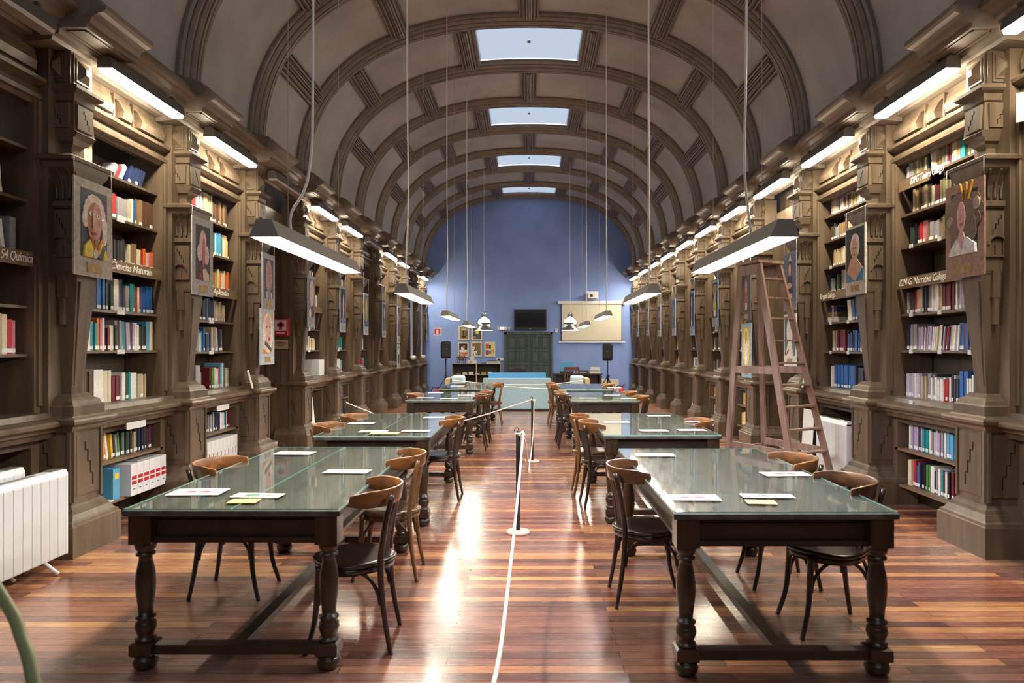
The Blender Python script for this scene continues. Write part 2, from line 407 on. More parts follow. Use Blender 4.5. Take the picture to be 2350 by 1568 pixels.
# side walls behind the bookcases (with the two deep recesses of the third bay)
RECESS = {(-1, 3), (1, 3)}
for s in (-1, 1):
    TS = lambda u, v, z, s=s: (s * u, v, z)
    a, b = cen(3) + .2, cen(4) - .19
    m = MB(TS); m.box(4.0, 4.08, Y0, a, 0, 4.3); m.box(4.0, 4.08, b, WALL, 0, 4.3); m.box(4.08, 4.3, a - .05, a, 0, 3.5); m.box(4.08, 4.3, b, b + .05, 0, 3.5)
    m.box(4.3, 4.36, a - .3, b + .3, 0, 3.5); struct('wall_' + SIDE[s], m, CASE)
    m = MB(TS); m.box(3.70, 4.0, a - .03, a, 0, 3.5); struct(f'trim_{tn}', m, CASE); tn += 1
    m = MB(TS); m.box(3.70, 4.0, b, b + .03, 0, 3.5); struct(f'trim_{tn}', m, CASE); tn += 1
    m = MB(TS); m.box(3.66, 4.3, a, b, 3.3, 3.36); m.box(3.66, 3.7, a, b, 3.36, 3.5); struct(f'trim_{tn}', m, CASE); tn += 1
    m = MB(TS); m.box(3.79, 3.83, Y0, WALL, 3.5, 4.3); struct(f'trim_{tn}', m, CASE); tn += 1
    m = MB(TS); m.box(3.56, 4.3, b - .012, b, 0, .19); struct('baseboard_' + SIDE[s], m, CASE)
    m = MB(TS); m.box(3.56, 3.58, b - .02, b, .19, 3.3); struct(f'trim_{tn}', m, CASE); tn += 1
    m = MB(TS); m.box(3.88, 3.92, b - .02, b, .19, 3.3); struct(f'trim_{tn}', m, CASE); tn += 1
    m = MB(TS); m.box(3.56, 3.70, b, b + .02, 0, 3.3); struct(f'trim_{tn}', m, CASE); tn += 1
m = MB(); m.box(-4.6, 4.6, Y0 - .1, Y0, 0, 4.3); struct('wall_front_unseen', m, CASE)  # unseen wall, added to cut low fill, open above to admit daylight
m = MB(); m.box(-4.1, 4.1, WALL, WALL + .1, 0, 6.9)
struct('wall_back', m, WALLP)
m = MB(); m.box(-3.9, wx(1155, WALL), WALL - .02, WALL, 0, .1); m.box(wx(1270, WALL), 3.9, WALL - .02, WALL, 0, .1)
struct('baseboard_back', m, WALLP)

# ------------------------------------------------------------------ pilasters
def zig(mb, u0, u1, z0, z1, put, flip=False, arch=False):
    """plate with stepped carved slots between u0..u1 (across) and z0..z1 (up)"""
    w = u1 - u0; h = z1 - z0
    us = [u0 + w * t for t in (0, .3, .34, .41, .455, .525, .57, .64, .685, .75, 1)]
    zs = [z0 + h * t for t in (0, .12, .15, .32, .35, .5, .53, .7, .73, .86, 1)]
    st = [(8, 1), (8, 2), (7, 3), (6, 3), (6, 4), (6, 5), (5, 5), (4, 5), (4, 6), (4, 7), (3, 7), (2, 7), (2, 8)]
    holes = set()
    for i, j in st: holes.add((9 - i if flip else i, j))
    grid_plate(mb, us, zs, holes, put)
def pilaster(s):
    root = thing('carved_pilaster', 'x', 'pilaster', (s * 3.5, 0, 0))
    T = lambda u, v, z: (s * (u - 3.5), v, z)
    # plinth
    m = MB(T); m.stack([(3.28, 3.78, -.29, .29, 0), (3.28, 3.78, -.29, .29, .225), (3.29, 3.78, -.28, .28, .23), (3.295, 3.78, -.275, .275, .25), (3.31, 3.78, -.25, .25, .262),
        (3.325, 3.78, -.225, .225, .30), (3.335, 3.78, -.215, .215, .305), (3.34, 3.78, -.205, .205, .33), (3.355, 3.78, -.19, .19, .345), (3.365, 3.78, -.18, .18, .36)])
    m.build('plinth', CASE, root)
    # pedestal with carved relief on two faces
    m = MB(T); m.box(3.37, 3.78, -.17, .17, .36, .92)
    def pa(a, b, z0, z1): m.box(3.358, 3.37, a, b, z0, z1)
    def pc(a, b, z0, z1): m.box(a, b, -.182, -.17, z0, z1)
    zig(m, -.13, .13, .42, .88, pa); zig(m, 3.4, 3.66, .42, .88, pc, True)
    m.box(3.352, 3.37, -.17, -.145, .38, .92); m.box(3.352, 3.37, .145, .17, .38, .92); m.box(3.37, 3.395, -.188, -.17, .38, .92); m.box(3.68, 3.7, -.188, -.17, .38, .92)
    m.stack([(3.36, 3.78, -.185, .185, .90), (3.345, 3.78, -.2, .2, .92), (3.335, 3.78, -.21, .21, .94), (3.31, 3.78, -.235, .235, .955), (3.295, 3.78, -.25, .25, .965), (3.29, 3.78, -.255, .255, .985), (3.295, 3.78, -.25, .25, 1.0), (3.33, 3.78, -.215, .215, 1.01), (3.345, 3.78, -.2, .2, 1.02)])
    m.build('pedestal', CASE, root)
    # tapering shaft on its moulded base, backing strip behind
    m = MB(T); m.stack([(3.345, 3.7, -.185, .185, 1.02), (3.345, 3.7, -.185, .185, 1.09), (3.36, 3.7, -.17, .17, 1.10), (3.37, 3.7, -.16, .16, 1.13), (3.40, 3.7, -.12, .12, 1.15), (3.42, 3.7, -.1, .1, 1.18)])
    m.stack([(3.445, 3.58, -.06, .06, 1.18), (3.365, 3.58, -.115, .115, 2.08)])
    m.stack([(3.435, 3.45, -.04, .04, 1.24), (3.355, 3.37, -.088, .088, 2.02)])
    m.box(3.52, 3.70, -.2, .2, 1.02, 3.72)
    m.stack([(3.36, 3.58, -.12, .12, 2.08), (3.355, 3.58, -.125, .125, 2.1), (3.355, 3.58, -.125, .125, 2.56)])
    m.build('tapered_shaft', CASE, root)
    def pa(a, b, z0, z1): m.box(3.34, 3.356, a, b, z0, z1)
    def pc(a, b, z0, z1): m.box(a, b, -.141, -.124, z0, z1)
    for (a, b) in ((-.1, .1), (3.38, 3.56)):
        m = MB(T); f = pa if a < 1 else pc; w_ = (b - a); zig(m, a, b, 2.34, 2.54, f, a > 1); mid = (a + b) / 2
        f(a, mid - .045, 2.2, 2.34); f(mid + .045, b, 2.2, 2.34); f(mid - .045, mid + .045, 2.2, 2.215); f(mid - .012, mid + .012, 2.215, 2.29)
        if a < 1: m.build('carved_panel', CASE, root)
    for i in range(9):       # rounded arch hood over the little niche
        t = PI * i / 9; t2 = PI * (i + 1) / 9
        m.prism([(3.47 + .06 * math.cos(t), 2.29 + .06 * math.sin(t)), (3.47 + .075 * math.cos(t), 2.29 + .075 * math.sin(t)), (3.47 + .075 * math.cos(t2), 2.29 + .075 * math.sin(t2)), (3.47 + .06 * math.cos(t2), 2.29 + .06 * math.sin(t2))], 'y', -.15, -.139)
    m.build('carved_panel', CASE, root)
    m = MB(T); m.box(3.44, 3.5, -.136, -.10, 1.90, 2.1); m.box(3.455, 3.485, -.132, -.09, 1.7, 1.905); m.build('carved_drop', CASE, root)
    # capital: necking, fluted bell, abacus shelf
    m = MB(T); m.stack([(3.34, 3.6, -.14, .14, 2.56), (3.325, 3.6, -.155, .155, 2.575), (3.325, 3.6, -.155, .155, 2.61), (3.35, 3.6, -.13, .13, 2.62)])
    m.stack([(3.375, 3.6, -.10, .10, 2.61), (3.38, 3.6, -.095, .095, 2.68), (3.37, 3.6, -.11, .11, 2.74), (3.345, 3.6, -.15, .15, 2.80), (3.335, 3.6, -.2, .2, 2.85), (3.33, 3.6, -.215, .215, 2.90)])
    m.stack([(3.315, 3.62, -.25, .25, 2.90), (3.31, 3.62, -.255, .255, 2.925), (3.36, 3.62, -.2, .2, 2.95), (3.38, 3.62, -.16, .16, 2.96)])
    for q in (-1, 0, 1):
        m.tube([(3.47 + q * .045, -.115, 2.63), (3.47 + q * .05, -.115, 2.72), (3.47 + q * .07, -.15, 2.8), (3.47 + q * .085, -.19, 2.845)], .011, 6, 3)
    m.build('capital', CASE, root)
    # upper bracket: stem, carved block, moulded top, faceted frieze block
    m = MB(T); m.stack([(3.44, 3.62, -.055, .055, 2.96), (3.445, 3.62, -.05, .05, 2.99), (3.45, 3.62, -.05, .05, 3.03), (3.43, 3.62, -.065, .065, 3.06), (3.41, 3.62, -.09, .09, 3.075), (3.405, 3.62, -.1, .1, 3.10), (3.38, 3.62, -.105, .105, 3.115), (3.37, 3.62, -.115, .115, 3.14),
                        (3.385, 3.62, -.12, .12, 3.15), (3.40, 3.62, -.105, .105, 3.36), (3.385, 3.62, -.12, .12, 3.37), (3.38, 3.62, -.125, .125, 3.42), (3.35, 3.62, -.15, .15, 3.435), (3.335, 3.62, -.165, .165, 3.45), (3.335, 3.62, -.165, .165, 3.475), (3.36, 3.62, -.14, .14, 3.485)])
    def pa(a, b, z0, z1): m.box(3.375, 3.4, a, b, z0, z1)
    def pc(a, b, z0, z1): m.box(a, b, -.133, -.11, z0, z1)
    zig(m, -.09, .09, 3.165, 3.345, pa); zig(m, 3.42, 3.60, 3.165, 3.345, pc, True)
    m.box(3.41, 3.7, -.125, .125, 3.48, 3.74)
    m.build('bracket', CASE, root)
    m = MB(T)
    for (ax, a, b) in (('u', -.1, .1), ('v', 3.44, 3.6)):
        mid = (a + b) / 2; hw = (b - a) / 2; zc = 3.61
        for e, d0, d1 in ((1, 0, .012), (.8, .012, .02)):
            if ax == 'u': m.box(3.41 - d1, 3.41 - d0 + .001, mid - hw * e, mid + hw * e, zc - .11 * e, zc + .11 * e)
            else: m.box(mid - hw * e, mid + hw * e, -.125 - d1, -.125 - d0 + .001, zc - .11 * e, zc + .11 * e)
        e = .68; g = .2
        if ax == 'u': vs = [(3.39, mid + i * hw * e, zc + j * .11 * e) for i, j in ((-1, -1), (1, -1), (1, 1), (-1, 1))] + [(3.355, mid + i * hw * g, zc + j * .11 * g) for i, j in ((-1, -1), (1, -1), (1, 1), (-1, 1))]
        else: vs = [(mid + i * hw * e, -.145, zc + j * .11 * e) for i, j in ((-1, -1), (1, -1), (1, 1), (-1, 1))] + [(mid + i * hw * g, -.18, zc + j * .11 * g) for i, j in ((-1, -1), (1, -1), (1, 1), (-1, 1))]
        m.add(vs, [(0, 1, 2, 3), (4, 7, 6, 5)] + [(i, (i + 1) % 4, 4 + (i + 1) % 4, 4 + i) for i in range(4)])
    m.build('faceted_block', CASE, root)
    return root
PHINT = {}
for s in (-1, 1):
    p0 = pilaster(s)
    for k in range(0, 12):
        p = p0 if k == 0 else copy_tree(p0)
        p.location.y = cen(k) - (.3 if k == 11 else 0)
        n = 12 - k
        if k == 11: lb = f'carved brown pilaster in the corner where the {SIDE[s]} wall meets the blue wall'
        elif k == 0: lb = f'carved brown pilaster of the {SIDE[s]} wall at the very edge of the picture'
        elif k == 1: lb = f'largest fully seen carved brown pilaster on the {SIDE[s]} wall, nearest the camera'
        elif k == 3: lb = f'carved brown pilaster just before the plain panelled recess of the {SIDE[s]} wall'
        elif k == 4: lb = f'carved brown pilaster just beyond the plain panelled recess of the {SIDE[s]} wall'
        else: lb = f'carved brown pilaster on the {SIDE[s]} wall, {WORD[n]} counting from the blue wall'
        tag(p, lb, 'pilaster', 'carved pilasters along the two bookcase walls')

# ------------------------------------------------------------------ bookcases
def bay_shelves(s, k):
    if (s, k) == (1, 1): return [1.50, 1.85, 2.18, 2.50, 2.81, 3.12]
    if (s, k) == (-1, 1): return [1.50, 1.85, 2.27, 2.67, 3.03]
    if (s, k) == (1, 2): return [1.48, 1.83, 2.18, 2.5, 2.82, 3.12]
    if s == -1: return [1.48, 1.83, 2.2, 2.6, 2.98]
    return [1.48, 1.83, 2.2, 2.52, 2.85, 3.12]
LABELS = {(1, 1, 2.18): '82N-G. Narrativa Galega', (1, 1, 3.12): '82FG Teatro Galego', (-1, 1, 2.27): '9 Ciencias Naturais', (-1, 0, 2.2): '54 Química',
          (-1, 2, 2.2): '6 Ciencias Aplicadas', (1, 2, 2.18): '82 Lingua Galega', (1, 0, 2.2): '82N-', (-1, 4, 2.2): '', (-1, 5, 2.2): '', (1, 4, 2.2): '', (1, 5, 2.2): '', (1, 6, 2.2): ''}
CASES = {}
for s in (-1, 1):
    for k in range(0, 11):
        if (s, k) in RECESS: continue
        a, b = cen(k) + .17, cen(k + 1) - (.17 if k < 10 else .37)
        if (s, k) == (1, 1): lb = 'tall brown bookcase under the Narrativa Galega board, right wall'
        elif (s, k) == (-1, 1): lb = 'tall brown bookcase under the Ciencias Naturais board, left wall'
        elif (s, k) == (-1, 0): lb = 'tall unlit brown bookcase with the Química board at the left edge'
        elif (s, k) == (1, 0): lb = 'tall brown bookcase cut off by the right edge of the picture'
        elif (s, k) == (-1, 2): lb = 'tall brown bookcase with the Ciencias Aplicadas board, left wall'
        elif (s, k) == (1, 2): lb = 'tall brown bookcase behind radiators with the Lingua Galega board'
        elif k == 4: lb = f'tall brown bookcase just past the panelled recess in the {SIDE[s]} wall'
        else: lb = f'tall brown bookcase on the {SIDE[s]} wall, {WORD[11-k]} counting from the blue wall'
        root = thing('bookcase', lb, 'bookcase', (s * 3.8, (a + b) / 2, 0), 0, 'tall brown bookcases between the pilasters')
        CASES[(s, k)] = root; c0 = (a + b) / 2
        T = lambda u, v, z, s=s, c0=c0: (s * (u - 3.8), v - c0, z)
        for (p, q) in ((a, a + .09), (b - .09, b)):        # stiles with a moulded edge
            m = MB(T); m.box(3.58, 3.94, p, q, 1.05, 3.36); m.box(3.56, 3.585, p + .02, q - .02, 1.1, 3.33)
            m.box(3.60, 3.94, p, q, 0, 1.05); m.build('side_panel', CASE, root)
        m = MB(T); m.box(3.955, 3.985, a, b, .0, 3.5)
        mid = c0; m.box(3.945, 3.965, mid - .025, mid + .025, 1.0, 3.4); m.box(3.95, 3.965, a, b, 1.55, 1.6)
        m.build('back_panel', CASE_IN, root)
        m = MB(T); m.prism([(3.66, 3.30), (3.60, 3.30), (3.585, 3.33), (3.565, 3.34), (3.56, 3.37), (3.59, 3.40), (3.60, 3.43), (3.56, 3.45), (3.53, 3.46), (3.525, 3.485), (3.60, 3.50), (3.66, 3.5)], 'y', a, b)
        m.build('head_moulding', CASE, root)
        L = b - a - .1; x = a + .05      # raised frieze blocks: long, short, long
        for f0, f1 in ((0, .36), (.42, .58), (.64, 1)):
            p, q = x + L * f0, x + L * f1; m = MB(T)
            m.stack([(3.585, 3.63, p, q, 3.505), (3.585, 3.63, p, q, 3.52), (3.60, 3.63, p, q, 3.522), (3.60, 3.63, p, q, 3.54), (3.57, 3.63, p + .03, q - .03, 3.542), (3.555, 3.63, p + .04, q - .04, 3.60), (3.59, 3.63, p + .02, q - .02, 3.68), (3.60, 3.63, p, q, 3.69), (3.60, 3.63, p, q, 3.70)])
            m.build('frieze_block', CASE, root)
        m = MB(T); m.box(3.625, 3.66, a, b, 3.5, 3.76)
        for f0 in (.39, .61): m.box(3.598, 3.63, x + L * f0 - .008, x + L * f0 + .008, 3.50, 3.74)
        m.build('frieze_board', CASE, root)
        m = MB(T)       # counter ledge with its mouldings, runs between the pedestals
        m.prism([(3.95, .86), (3.52, .86), (3.50, .90), (3.47, .91), (3.46, .935), (3.42, .945), (3.405, .955), (3.40, .975), (3.41, .99), (3.45, 1.0), (3.50, 1.01), (3.51, 1.05), (3.95, 1.05)], 'y', a - .02, b + .02)
        m.build('ledge', CASE, root)
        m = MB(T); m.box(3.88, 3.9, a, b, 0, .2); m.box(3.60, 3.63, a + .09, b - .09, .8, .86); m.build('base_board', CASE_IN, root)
        for z in bay_shelves(s, k):
            t = .022
            m = MB(T); m.box(3.63, 3.95, a + .09, b - .09, z - t, z)
            sh = m.build('shelf', CASE, root)
        for z in (.20, .55):
            if (s, k) in ((1, 2), (-1, 4), (1, 6), (-1, 0)) and z > .3: continue
            m = MB(T); m.box(3.60, 3.93, a + .05, b - .05, z - .024, z)
            m.build('shelf', SHELF, root)
        for (ss, kk, z), txt in LABELS.items():
            if (ss, kk) != (s, k): continue
            if txt.startswith('82F'): p, q = b - .63, b - .13
            else: p, q = a + .06, b - .06
            if txt.startswith('82 L'): p = a + .35
            m = MB(T); m.box(3.588, 3.602, p, q, z - .09, z + .015)
            bd = m.build('label_board', SHELF, root)
            if txt:
                size = .095
                # lettering reads left to right as seen from the aisle
                x = s * (3.586 - 3.8)
                far, wid = {'82N-G': (6.61, .74), '82FG ': (6.42, .52), '9 Cie': (6.50, .71), '54 Qu': (4.935, .30), '6 Cie': (8.16, .86), '82 Li': (8.50, .5), '82N-': (4.86, .3)}[txt[:5]]
                if s > 0: mt = Matrix(((0, 0, -1, x), (-1, 0, 0, far - c0), (0, 1, 0, z - .062), (0, 0, 0, 1)))
                else: mt = Matrix(((0, 0, 1, x), (1, 0, 0, far - wid - c0), (0, 1, 0, z - .062), (0, 0, 0, 1)))
                text_mesh(txt, .092, 'lettering', CHALK, bd, mt, fit=wid)
        if (s, k) == (1, 2):
            m = MB(T); m.box(3.588, 3.602, a + .1, a + .33, 2.18 - .09, 2.18 + .015); bd = m.build('label_board', SHELF, root)
            text_mesh('82P-G', .092, 'lettering', CHALK, bd, Matrix(((0, 0, -1, 3.586 - 3.8), (-1, 0, 0, a + .31 - c0), (0, 1, 0, 2.118), (0, 0, 0, 1))), fit=.19)
        # little paper shelf labels
        for z in bay_shelves(s, k)[:2] + bay_shelves(s, k)[3:4]:
            if k > 5: continue
            for f in ((.5,) if s < 0 else (.12, .47, .85)):
                v = a + .1 + (b - a - .2) * f; hw = .055 if s < 0 else .026
                m = MB(T); m.box(3.622, 3.63, v - hw, v + hw, z - .03, z + .008); m.build('paper_label', WHITE, root)
# plaques on the ledge risers of the near right case, signs above the low left shelves
def on_case(s, k, name, v0, v1, z0, z1, u0, u1, mat):
    r_ = CASES[(s, k)]; x0 = 3.8; c0 = r_.location.y
    m = MB(lambda u, v, z: (s * (u - x0), v - c0, z)); m.box(u0, u1, v0, v1, z0, z1); m.build(name, mat, r_)
on_case(1, 1, 'paper_label', 6.22, 6.28, 1.0, 1.04, 3.495, 3.505, WHITE); on_case(1, 1, 'paper_label', 5.55, 5.62, 1.0, 1.04, 3.495, 3.505, WHITE)
on_case(-1, 1, 'section_sign', 5.93, 6.22, .81, .87, 3.49, 3.5, WHITE); on_case(-1, 2, 'section_sign', 7.65, 7.95, .81, .87, 3.49, 3.5, WHITE)
# ------------------------------------------------------------------ books
PALC = {'white': '#e8e6e2', 'cream': '#ddd3b8', 'beige': '#b9a98a', 'grey': '#96959a', 'lilac': '#b3a4bd', 'black': '#1d1d22', 'charcoal': '#3b3c42', 'brown': '#5b4030', 'tan': '#8d7250',
        'olive': '#6b6746', 'dark green': '#27473a', 'green': '#4f9150', 'lime': '#9ac04a', 'teal': '#1f8f94', 'sky blue': '#5aa7cf', 'blue': '#2a64a8', 'navy': '#1f2d55', 'red': '#b92a30',
        'maroon': '#6d1f33', 'orange': '#e0762c', 'yellow': '#e9c42c', 'mustard': '#c29a3a', 'pink': '#d07b93', 'magenta': '#b92a86'}
BM = {c: plain('book_cover_' + c.replace(' ', '_'), h, .45, var=.05, scale=30) for c, h in PALC.items()}
PAGES = plain('book_page_edges', '#dad2c0', .8, var=.05, scale=60)
TAGM = plain('white_spine_tag', '#f0f0ee', .6, var=.01)
def W(st): return [(c, float(n)) for c, n in (q.split(':') for q in st.split(','))]
PAL = {
 'W': W('white:9,cream:3,lilac:4,grey:3,charcoal:2,red:1,navy:1,teal:.5,beige:1.5,yellow:.4'),
 'O': W('tan:3,olive:3,beige:3,brown:3,grey:2,charcoal:3,dark green:1,cream:1.5,maroon:1,mustard:.7'),
 'M': W('white:3,blue:2,sky blue:2,black:2,charcoal:2,red:1.4,yellow:1.2,green:1,dark green:1,cream:2,orange:.8,navy:1.4,teal:.8,grey:1.3,maroon:1'),
 'D': W('black:3,charcoal:3,navy:2,dark green:2,grey:2,brown:1,blue:1.5,sky blue:1,red:1,white:1.6,cream:1,green:1,maroon:1,beige:.6'),
 'P': W('lilac:6,white:3,grey:1,navy:1,teal:1,charcoal:1'), 'T': W('teal:2,sky blue:2,green:1,white:3,dark green:1,cream:1'),
 'RO': W('red:4,orange:2,pink:2,white:2,cream:1'), 'Y': W('yellow:3,navy:2,red:2,orange:1,cream:2,green:1,white:1'), 'C': W('cream:4,tan:1,white:2,blue:1,black:1,maroon:1'),
 'BL': W('blue:1'), 'MR': W('maroon:4,brown:1,red:1'), 'BG': W('beige:3,grey:2'), 'BR': W('brown:3,tan:1'), 'OR': W('orange:3,green:2,white:2,red:1,cream:2'), 'TE': W('teal:1'), 'S': W('cream:2,beige:2,tan:1'), 'N': W('navy:3,charcoal:1,black:1,blue:1'),
}
BOOKS = []
def pick(p):
    c, w_ = zip(*PAL[p]); return R.choices(c, w_)[0]
def row(s, k, z, segs):
    """segs: (length, palette, hmin, hmax, tmin, tmax, lean) laid from the far end of the bay towards the camera"""
    b = cen(k + 1) - .17 - .09 if k < 10 else cen(11) - .46
    a = cen(k) + .26
    v = b; n = 0; base = len(BOOKS)
    for L, p, h0, h1, t0, t1, lean in segs:
        end = v - L
        if p == '-': v = end; continue
        hh = R.uniform(h0, h1); ang = 0
        if lean:
            v -= math.sin(abs(lean)) * h1 * (1 if lean > 0 else 0)
        last = None
        while True:
            t = R.uniform(t0, t1)
            if last is None or R.random() > .35: col = pick(p); hh = R.uniform(h0, h1)
            last = col
            tw = t / math.cos(lean) if lean else t
            if v - tw < max(end, a): break
            v -= tw; n += 1
            BOOKS.append(dict(s=s, k=k, z=z, v=v + tw / 2, t=t - .0015, h=hh, d=min(.2, max(.11, hh * .68)), c=col, lean=lean, n=n, tag=R.random() < .7, u=3.665 + R.uniform(0, .022) + (0 if z > 1 else -.0)))
        v = min(v, v)
        if lean < 0: v -= math.sin(abs(lean)) * h1
# near right case
row(1, 1, 3.12, [(.02, '-', 0, 0, 0, 0, 0), (.09, 'W', .15, .16, .03, .04, 0), (.32, 'O', .15, .22, .02, .035, 0), (.06, '-', 0, 0, 0, 0, 0), (.08, 'W', .2, .21, .03, .04, -.12), (.35, 'O', .17, .25, .02, .04, 0), (.1, 'TE', .24, .25, .06, .07, 0), (.25, 'O', .17, .22, .02, .04, 0)])
row(1, 1, 2.81, [(.12, '-', 0, 0, 0, 0, 0), (1.1, 'O', .16, .23, .018, .036, 0)])
row(1, 1, 2.50, [(.08, '-', 0, 0, 0, 0, 0), (.2, 'D', .15, .22, .03, .05, 0), (.12, 'RO', .2, .21, .03, .05, 0), (.3, 'O', .17, .22, .02, .035, 0), (.06, 'Y', .22, .23, .02, .02, .12), (.1, 'C', .2, .22, .05, .06, .1), (.2, 'O', .16, .24, .02, .03, .12)])
row(1, 1, 1.85, [(.02, '-', 0, 0, 0, 0, 0), (.18, 'D', .19, .25, .02, .03, 0), (.42, 'W', .22, .26, .025, .05, 0), (.18, 'MR', .25, .255, .04, .045, 0), (.3, 'P', .25, .27, .02, .04, 0), (.3, 'W', .25, .28, .015, .03, 0)])
row(1, 1, 1.50, [(.02, '-', 0, 0, 0, 0, 0), (.3, 'W', .2, .26, .02, .035, 0), (.05, 'Y', .2, .22, .015, .02, .1), (.5, 'W', .21, .235, .012, .025, .12), (.2, 'C', .23, .24, .03, .06, 0), (.3, 'W', .22, .26, .015, .03, 0)])
row(1, 1, 1.05, [(.02, '-', 0, 0, 0, 0, 0), (.28, 'P', .22, .24, .018, .03, 0), (.25, 'W', .2, .24, .015, .03, 0), (.3, 'M', .18, .25, .02, .03, 0), (.12, 'BL', .27, .28, .05, .06, 0), (.45, 'W', .19, .25, .01, .025, 0)])
row(1, 1, .55, [(.06, '-', 0, 0, 0, 0, 0), (.4, 'P', .21, .24, .02, .035, 0), (.2, 'W', .2, .24, .015, .03, 0), (.35, 'T', .2, .25, .02, .035, 0), (.4, 'RO', .23, .25, .03, .05, 0)])
row(1, 1, .20, [(.06, '-', 0, 0, 0, 0, 0), (.12, 'Y', .24, .25, .03, .05, 0), (.5, 'M', .2, .25, .02, .035, 0), (.25, 'C', .22, .25, .025, .04, 0), (.5, 'M', .19, .24, .02, .03, 0)])
# near left case
row(-1, 1, 3.03, [(.18, '-', 0, 0, 0, 0, 0), (.26, 'N', .17, .2, .02, .04, -.4), (.2, 'D', .14, .18, .03, .05, -.55), (.15, '-', 0, 0, 0, 0, 0), (.3, 'BG', .2, .3, .03, .05, 0)])
row(-1, 1, 2.67, [(.02, '-', 0, 0, 0, 0, 0), (.3, 'BR', .25, .255, .05, .06, 0), (.08, 'D', .22, .23, .02, .03, 0), (.24, 'BG', .2, .21, .05, .06, 0), (.3, 'MR', .21, .23, .05, .06, 0), (.2, 'D', .2, .22, .02, .03, 0)])
row(-1, 1, 2.27, [(.0, '-', 0, 0, 0, 0, 0), (.3, 'RO', .16, .2, .02, .03, 0), (.12, 'S', .2, .22, .02, .03, 0), (.14, 'D', .2, .26, .04, .05, .1), (.25, 'N', .2, .22, .02, .035, 0), (.08, 'C', .3, .31, .03, .04, 0), (.35, 'Y', .19, .24, .02, .035, 0)])
row(-1, 1, 1.85, [(.0, '-', 0, 0, 0, 0, 0), (.2, 'C', .25, .27, .03, .04, 0), (.14, 'RO', .24, .26, .03, .04, 0), (.12, 'T', .25, .27, .04, .05, 0), (.6, 'D', .22, .3, .025, .04, 0), (.25, 'MR', .22, .28, .03, .04, 0)])
row(-1, 1, 1.50, [(.02, '-', 0, 0, 0, 0, 0), (.1, 'T', .27, .28, .04, .05, 0), (.14, 'D', .22, .26, .03, .04, 0), (.1, 'P', .24, .26, .03, .035, 0), (.25, 'P', .25, .27, .03, .05, .06), (.2, 'C', .2, .24, .03, .04, 0), (.12, 'RO', .27, .29, .03, .04, 0), (.3, 'T', .23, .26, .025, .035, 0)])
row(-1, 1, 1.05, [(.0, '-', 0, 0, 0, 0, 0), (.12, '-', 0, 0, 0, 0, 0), (.14, 'S', .21, .23, .025, .03, 0), (.12, 'C', .24, .25, .05, .06, 0), (.3, 'M', .22, .27, .03, .05, 0), (.14, 'Y', .27, .29, .04, .05, 0), (.3, 'D', .26, .34, .05, .07, 0)])
row(-1, 1, .55, [(.02, '-', 0, 0, 0, 0, 0), (.5, 'D', .19, .23, .016, .03, 0), (.15, 'M', .2, .22, .02, .03, .1), (.2, 'OR', .24, .27, .025, .035, .16), (.4, 'OR', .22, .27, .02, .03, -.2)])
# second pair
row(-1, 2, 2.98, [(.1, '-', 0, 0, 0, 0, 0), (.4, 'BR', .2, .28, .03, .04, 0), (.35, 'BG', .3, .3, .04, .05, 0), (.2, 'RO', .27, .28, .04, .05, 0)])
row(-1, 2, 2.6, [(.03, '-', 0, 0, 0, 0, 0), (.1, 'Y', .22, .23, .03, .04, 0), (.35, 'T', .25, .28, .03, .04, 0), (.2, 'Y', .27, .28, .03, .04, 0), (.4, 'MR', .25, .28, .03, .04, 0)])
row(-1, 2, 2.2, [(.02, '-', 0, 0, 0, 0, 0), (.5, 'OR', .2, .26, .025, .04, 0), (.3, 'T', .24, .27, .03, .04, 0), (.3, 'C', .24, .28, .04, .05, 0)])
row(-1, 2, 1.83, [(.15, '-', 0, 0, 0, 0, 0), (.3, 'BG', .18, .26, .02, .03, 0), (.4, 'N', .2, .27, .025, .04, 0), (.4, 'BL', .25, .28, .03, .04, 0)])
row(-1, 2, 1.48, [(.2, '-', 0, 0, 0, 0, 0), (.15, 'P', .24, .27, .03, .03, .08), (.2, 'BG', .28, .29, .04, .06, 0), (.7, 'M', .2, .27, .025, .035, 0)])
row(-1, 2, 1.05, [(.02, '-', 0, 0, 0, 0, 0), (.15, 'S', .2, .23, .02, .03, 0), (.15, 'T', .28, .29, .04, .05, 0), (.3, 'M', .22, .25, .025, .035, 0), (.2, '-', 0, 0, 0, 0, 0), (.1, 'S', .2, .22, .02, .03, 0)])
row(-1, 2, .55, [(.02, '-', 0, 0, 0, 0, 0), (1.1, 'M', .19, .25, .02, .035, 0)])
row(1, 2, 3.12, [(.1, '-', 0, 0, 0, 0, 0), (.2, 'BG', .22, .24, .04, .05, 0), (.7, 'O', .15, .22, .02, .04, 0)])
row(1, 2, 2.82, [(.08, '-', 0, 0, 0, 0, 0), (1.0, 'O', .14, .22, .02, .04, 0)])
row(1, 2, 2.5, [(.12, '-', 0, 0, 0, 0, 0), (.3, 'S', .2, .2, .03, .04, 0), (.6, 'S', .19, .21, .02, .03, 0)])
row(1, 2, 2.18, [(.05, '-', 0, 0, 0, 0, 0), (.3, 'D', .17, .22, .025, .035, 0), (.14, 'BG', .25, .26, .05, .06, 0), (.7, 'O', .16, .2, .02, .035, 0)])
row(1, 2, 1.83, [(.1, '-', 0, 0, 0, 0, 0), (.1, 'P', .2, .22, .03, .04, 0), (.35, '-', 0, 0, 0, 0, 0), (.1, 'RO', .24, .25, .04, .05, -.14), (.12, 'BL', .24, .25, .03, .04, -.12), (.4, 'W', .24, .27, .03, .045, 0)])
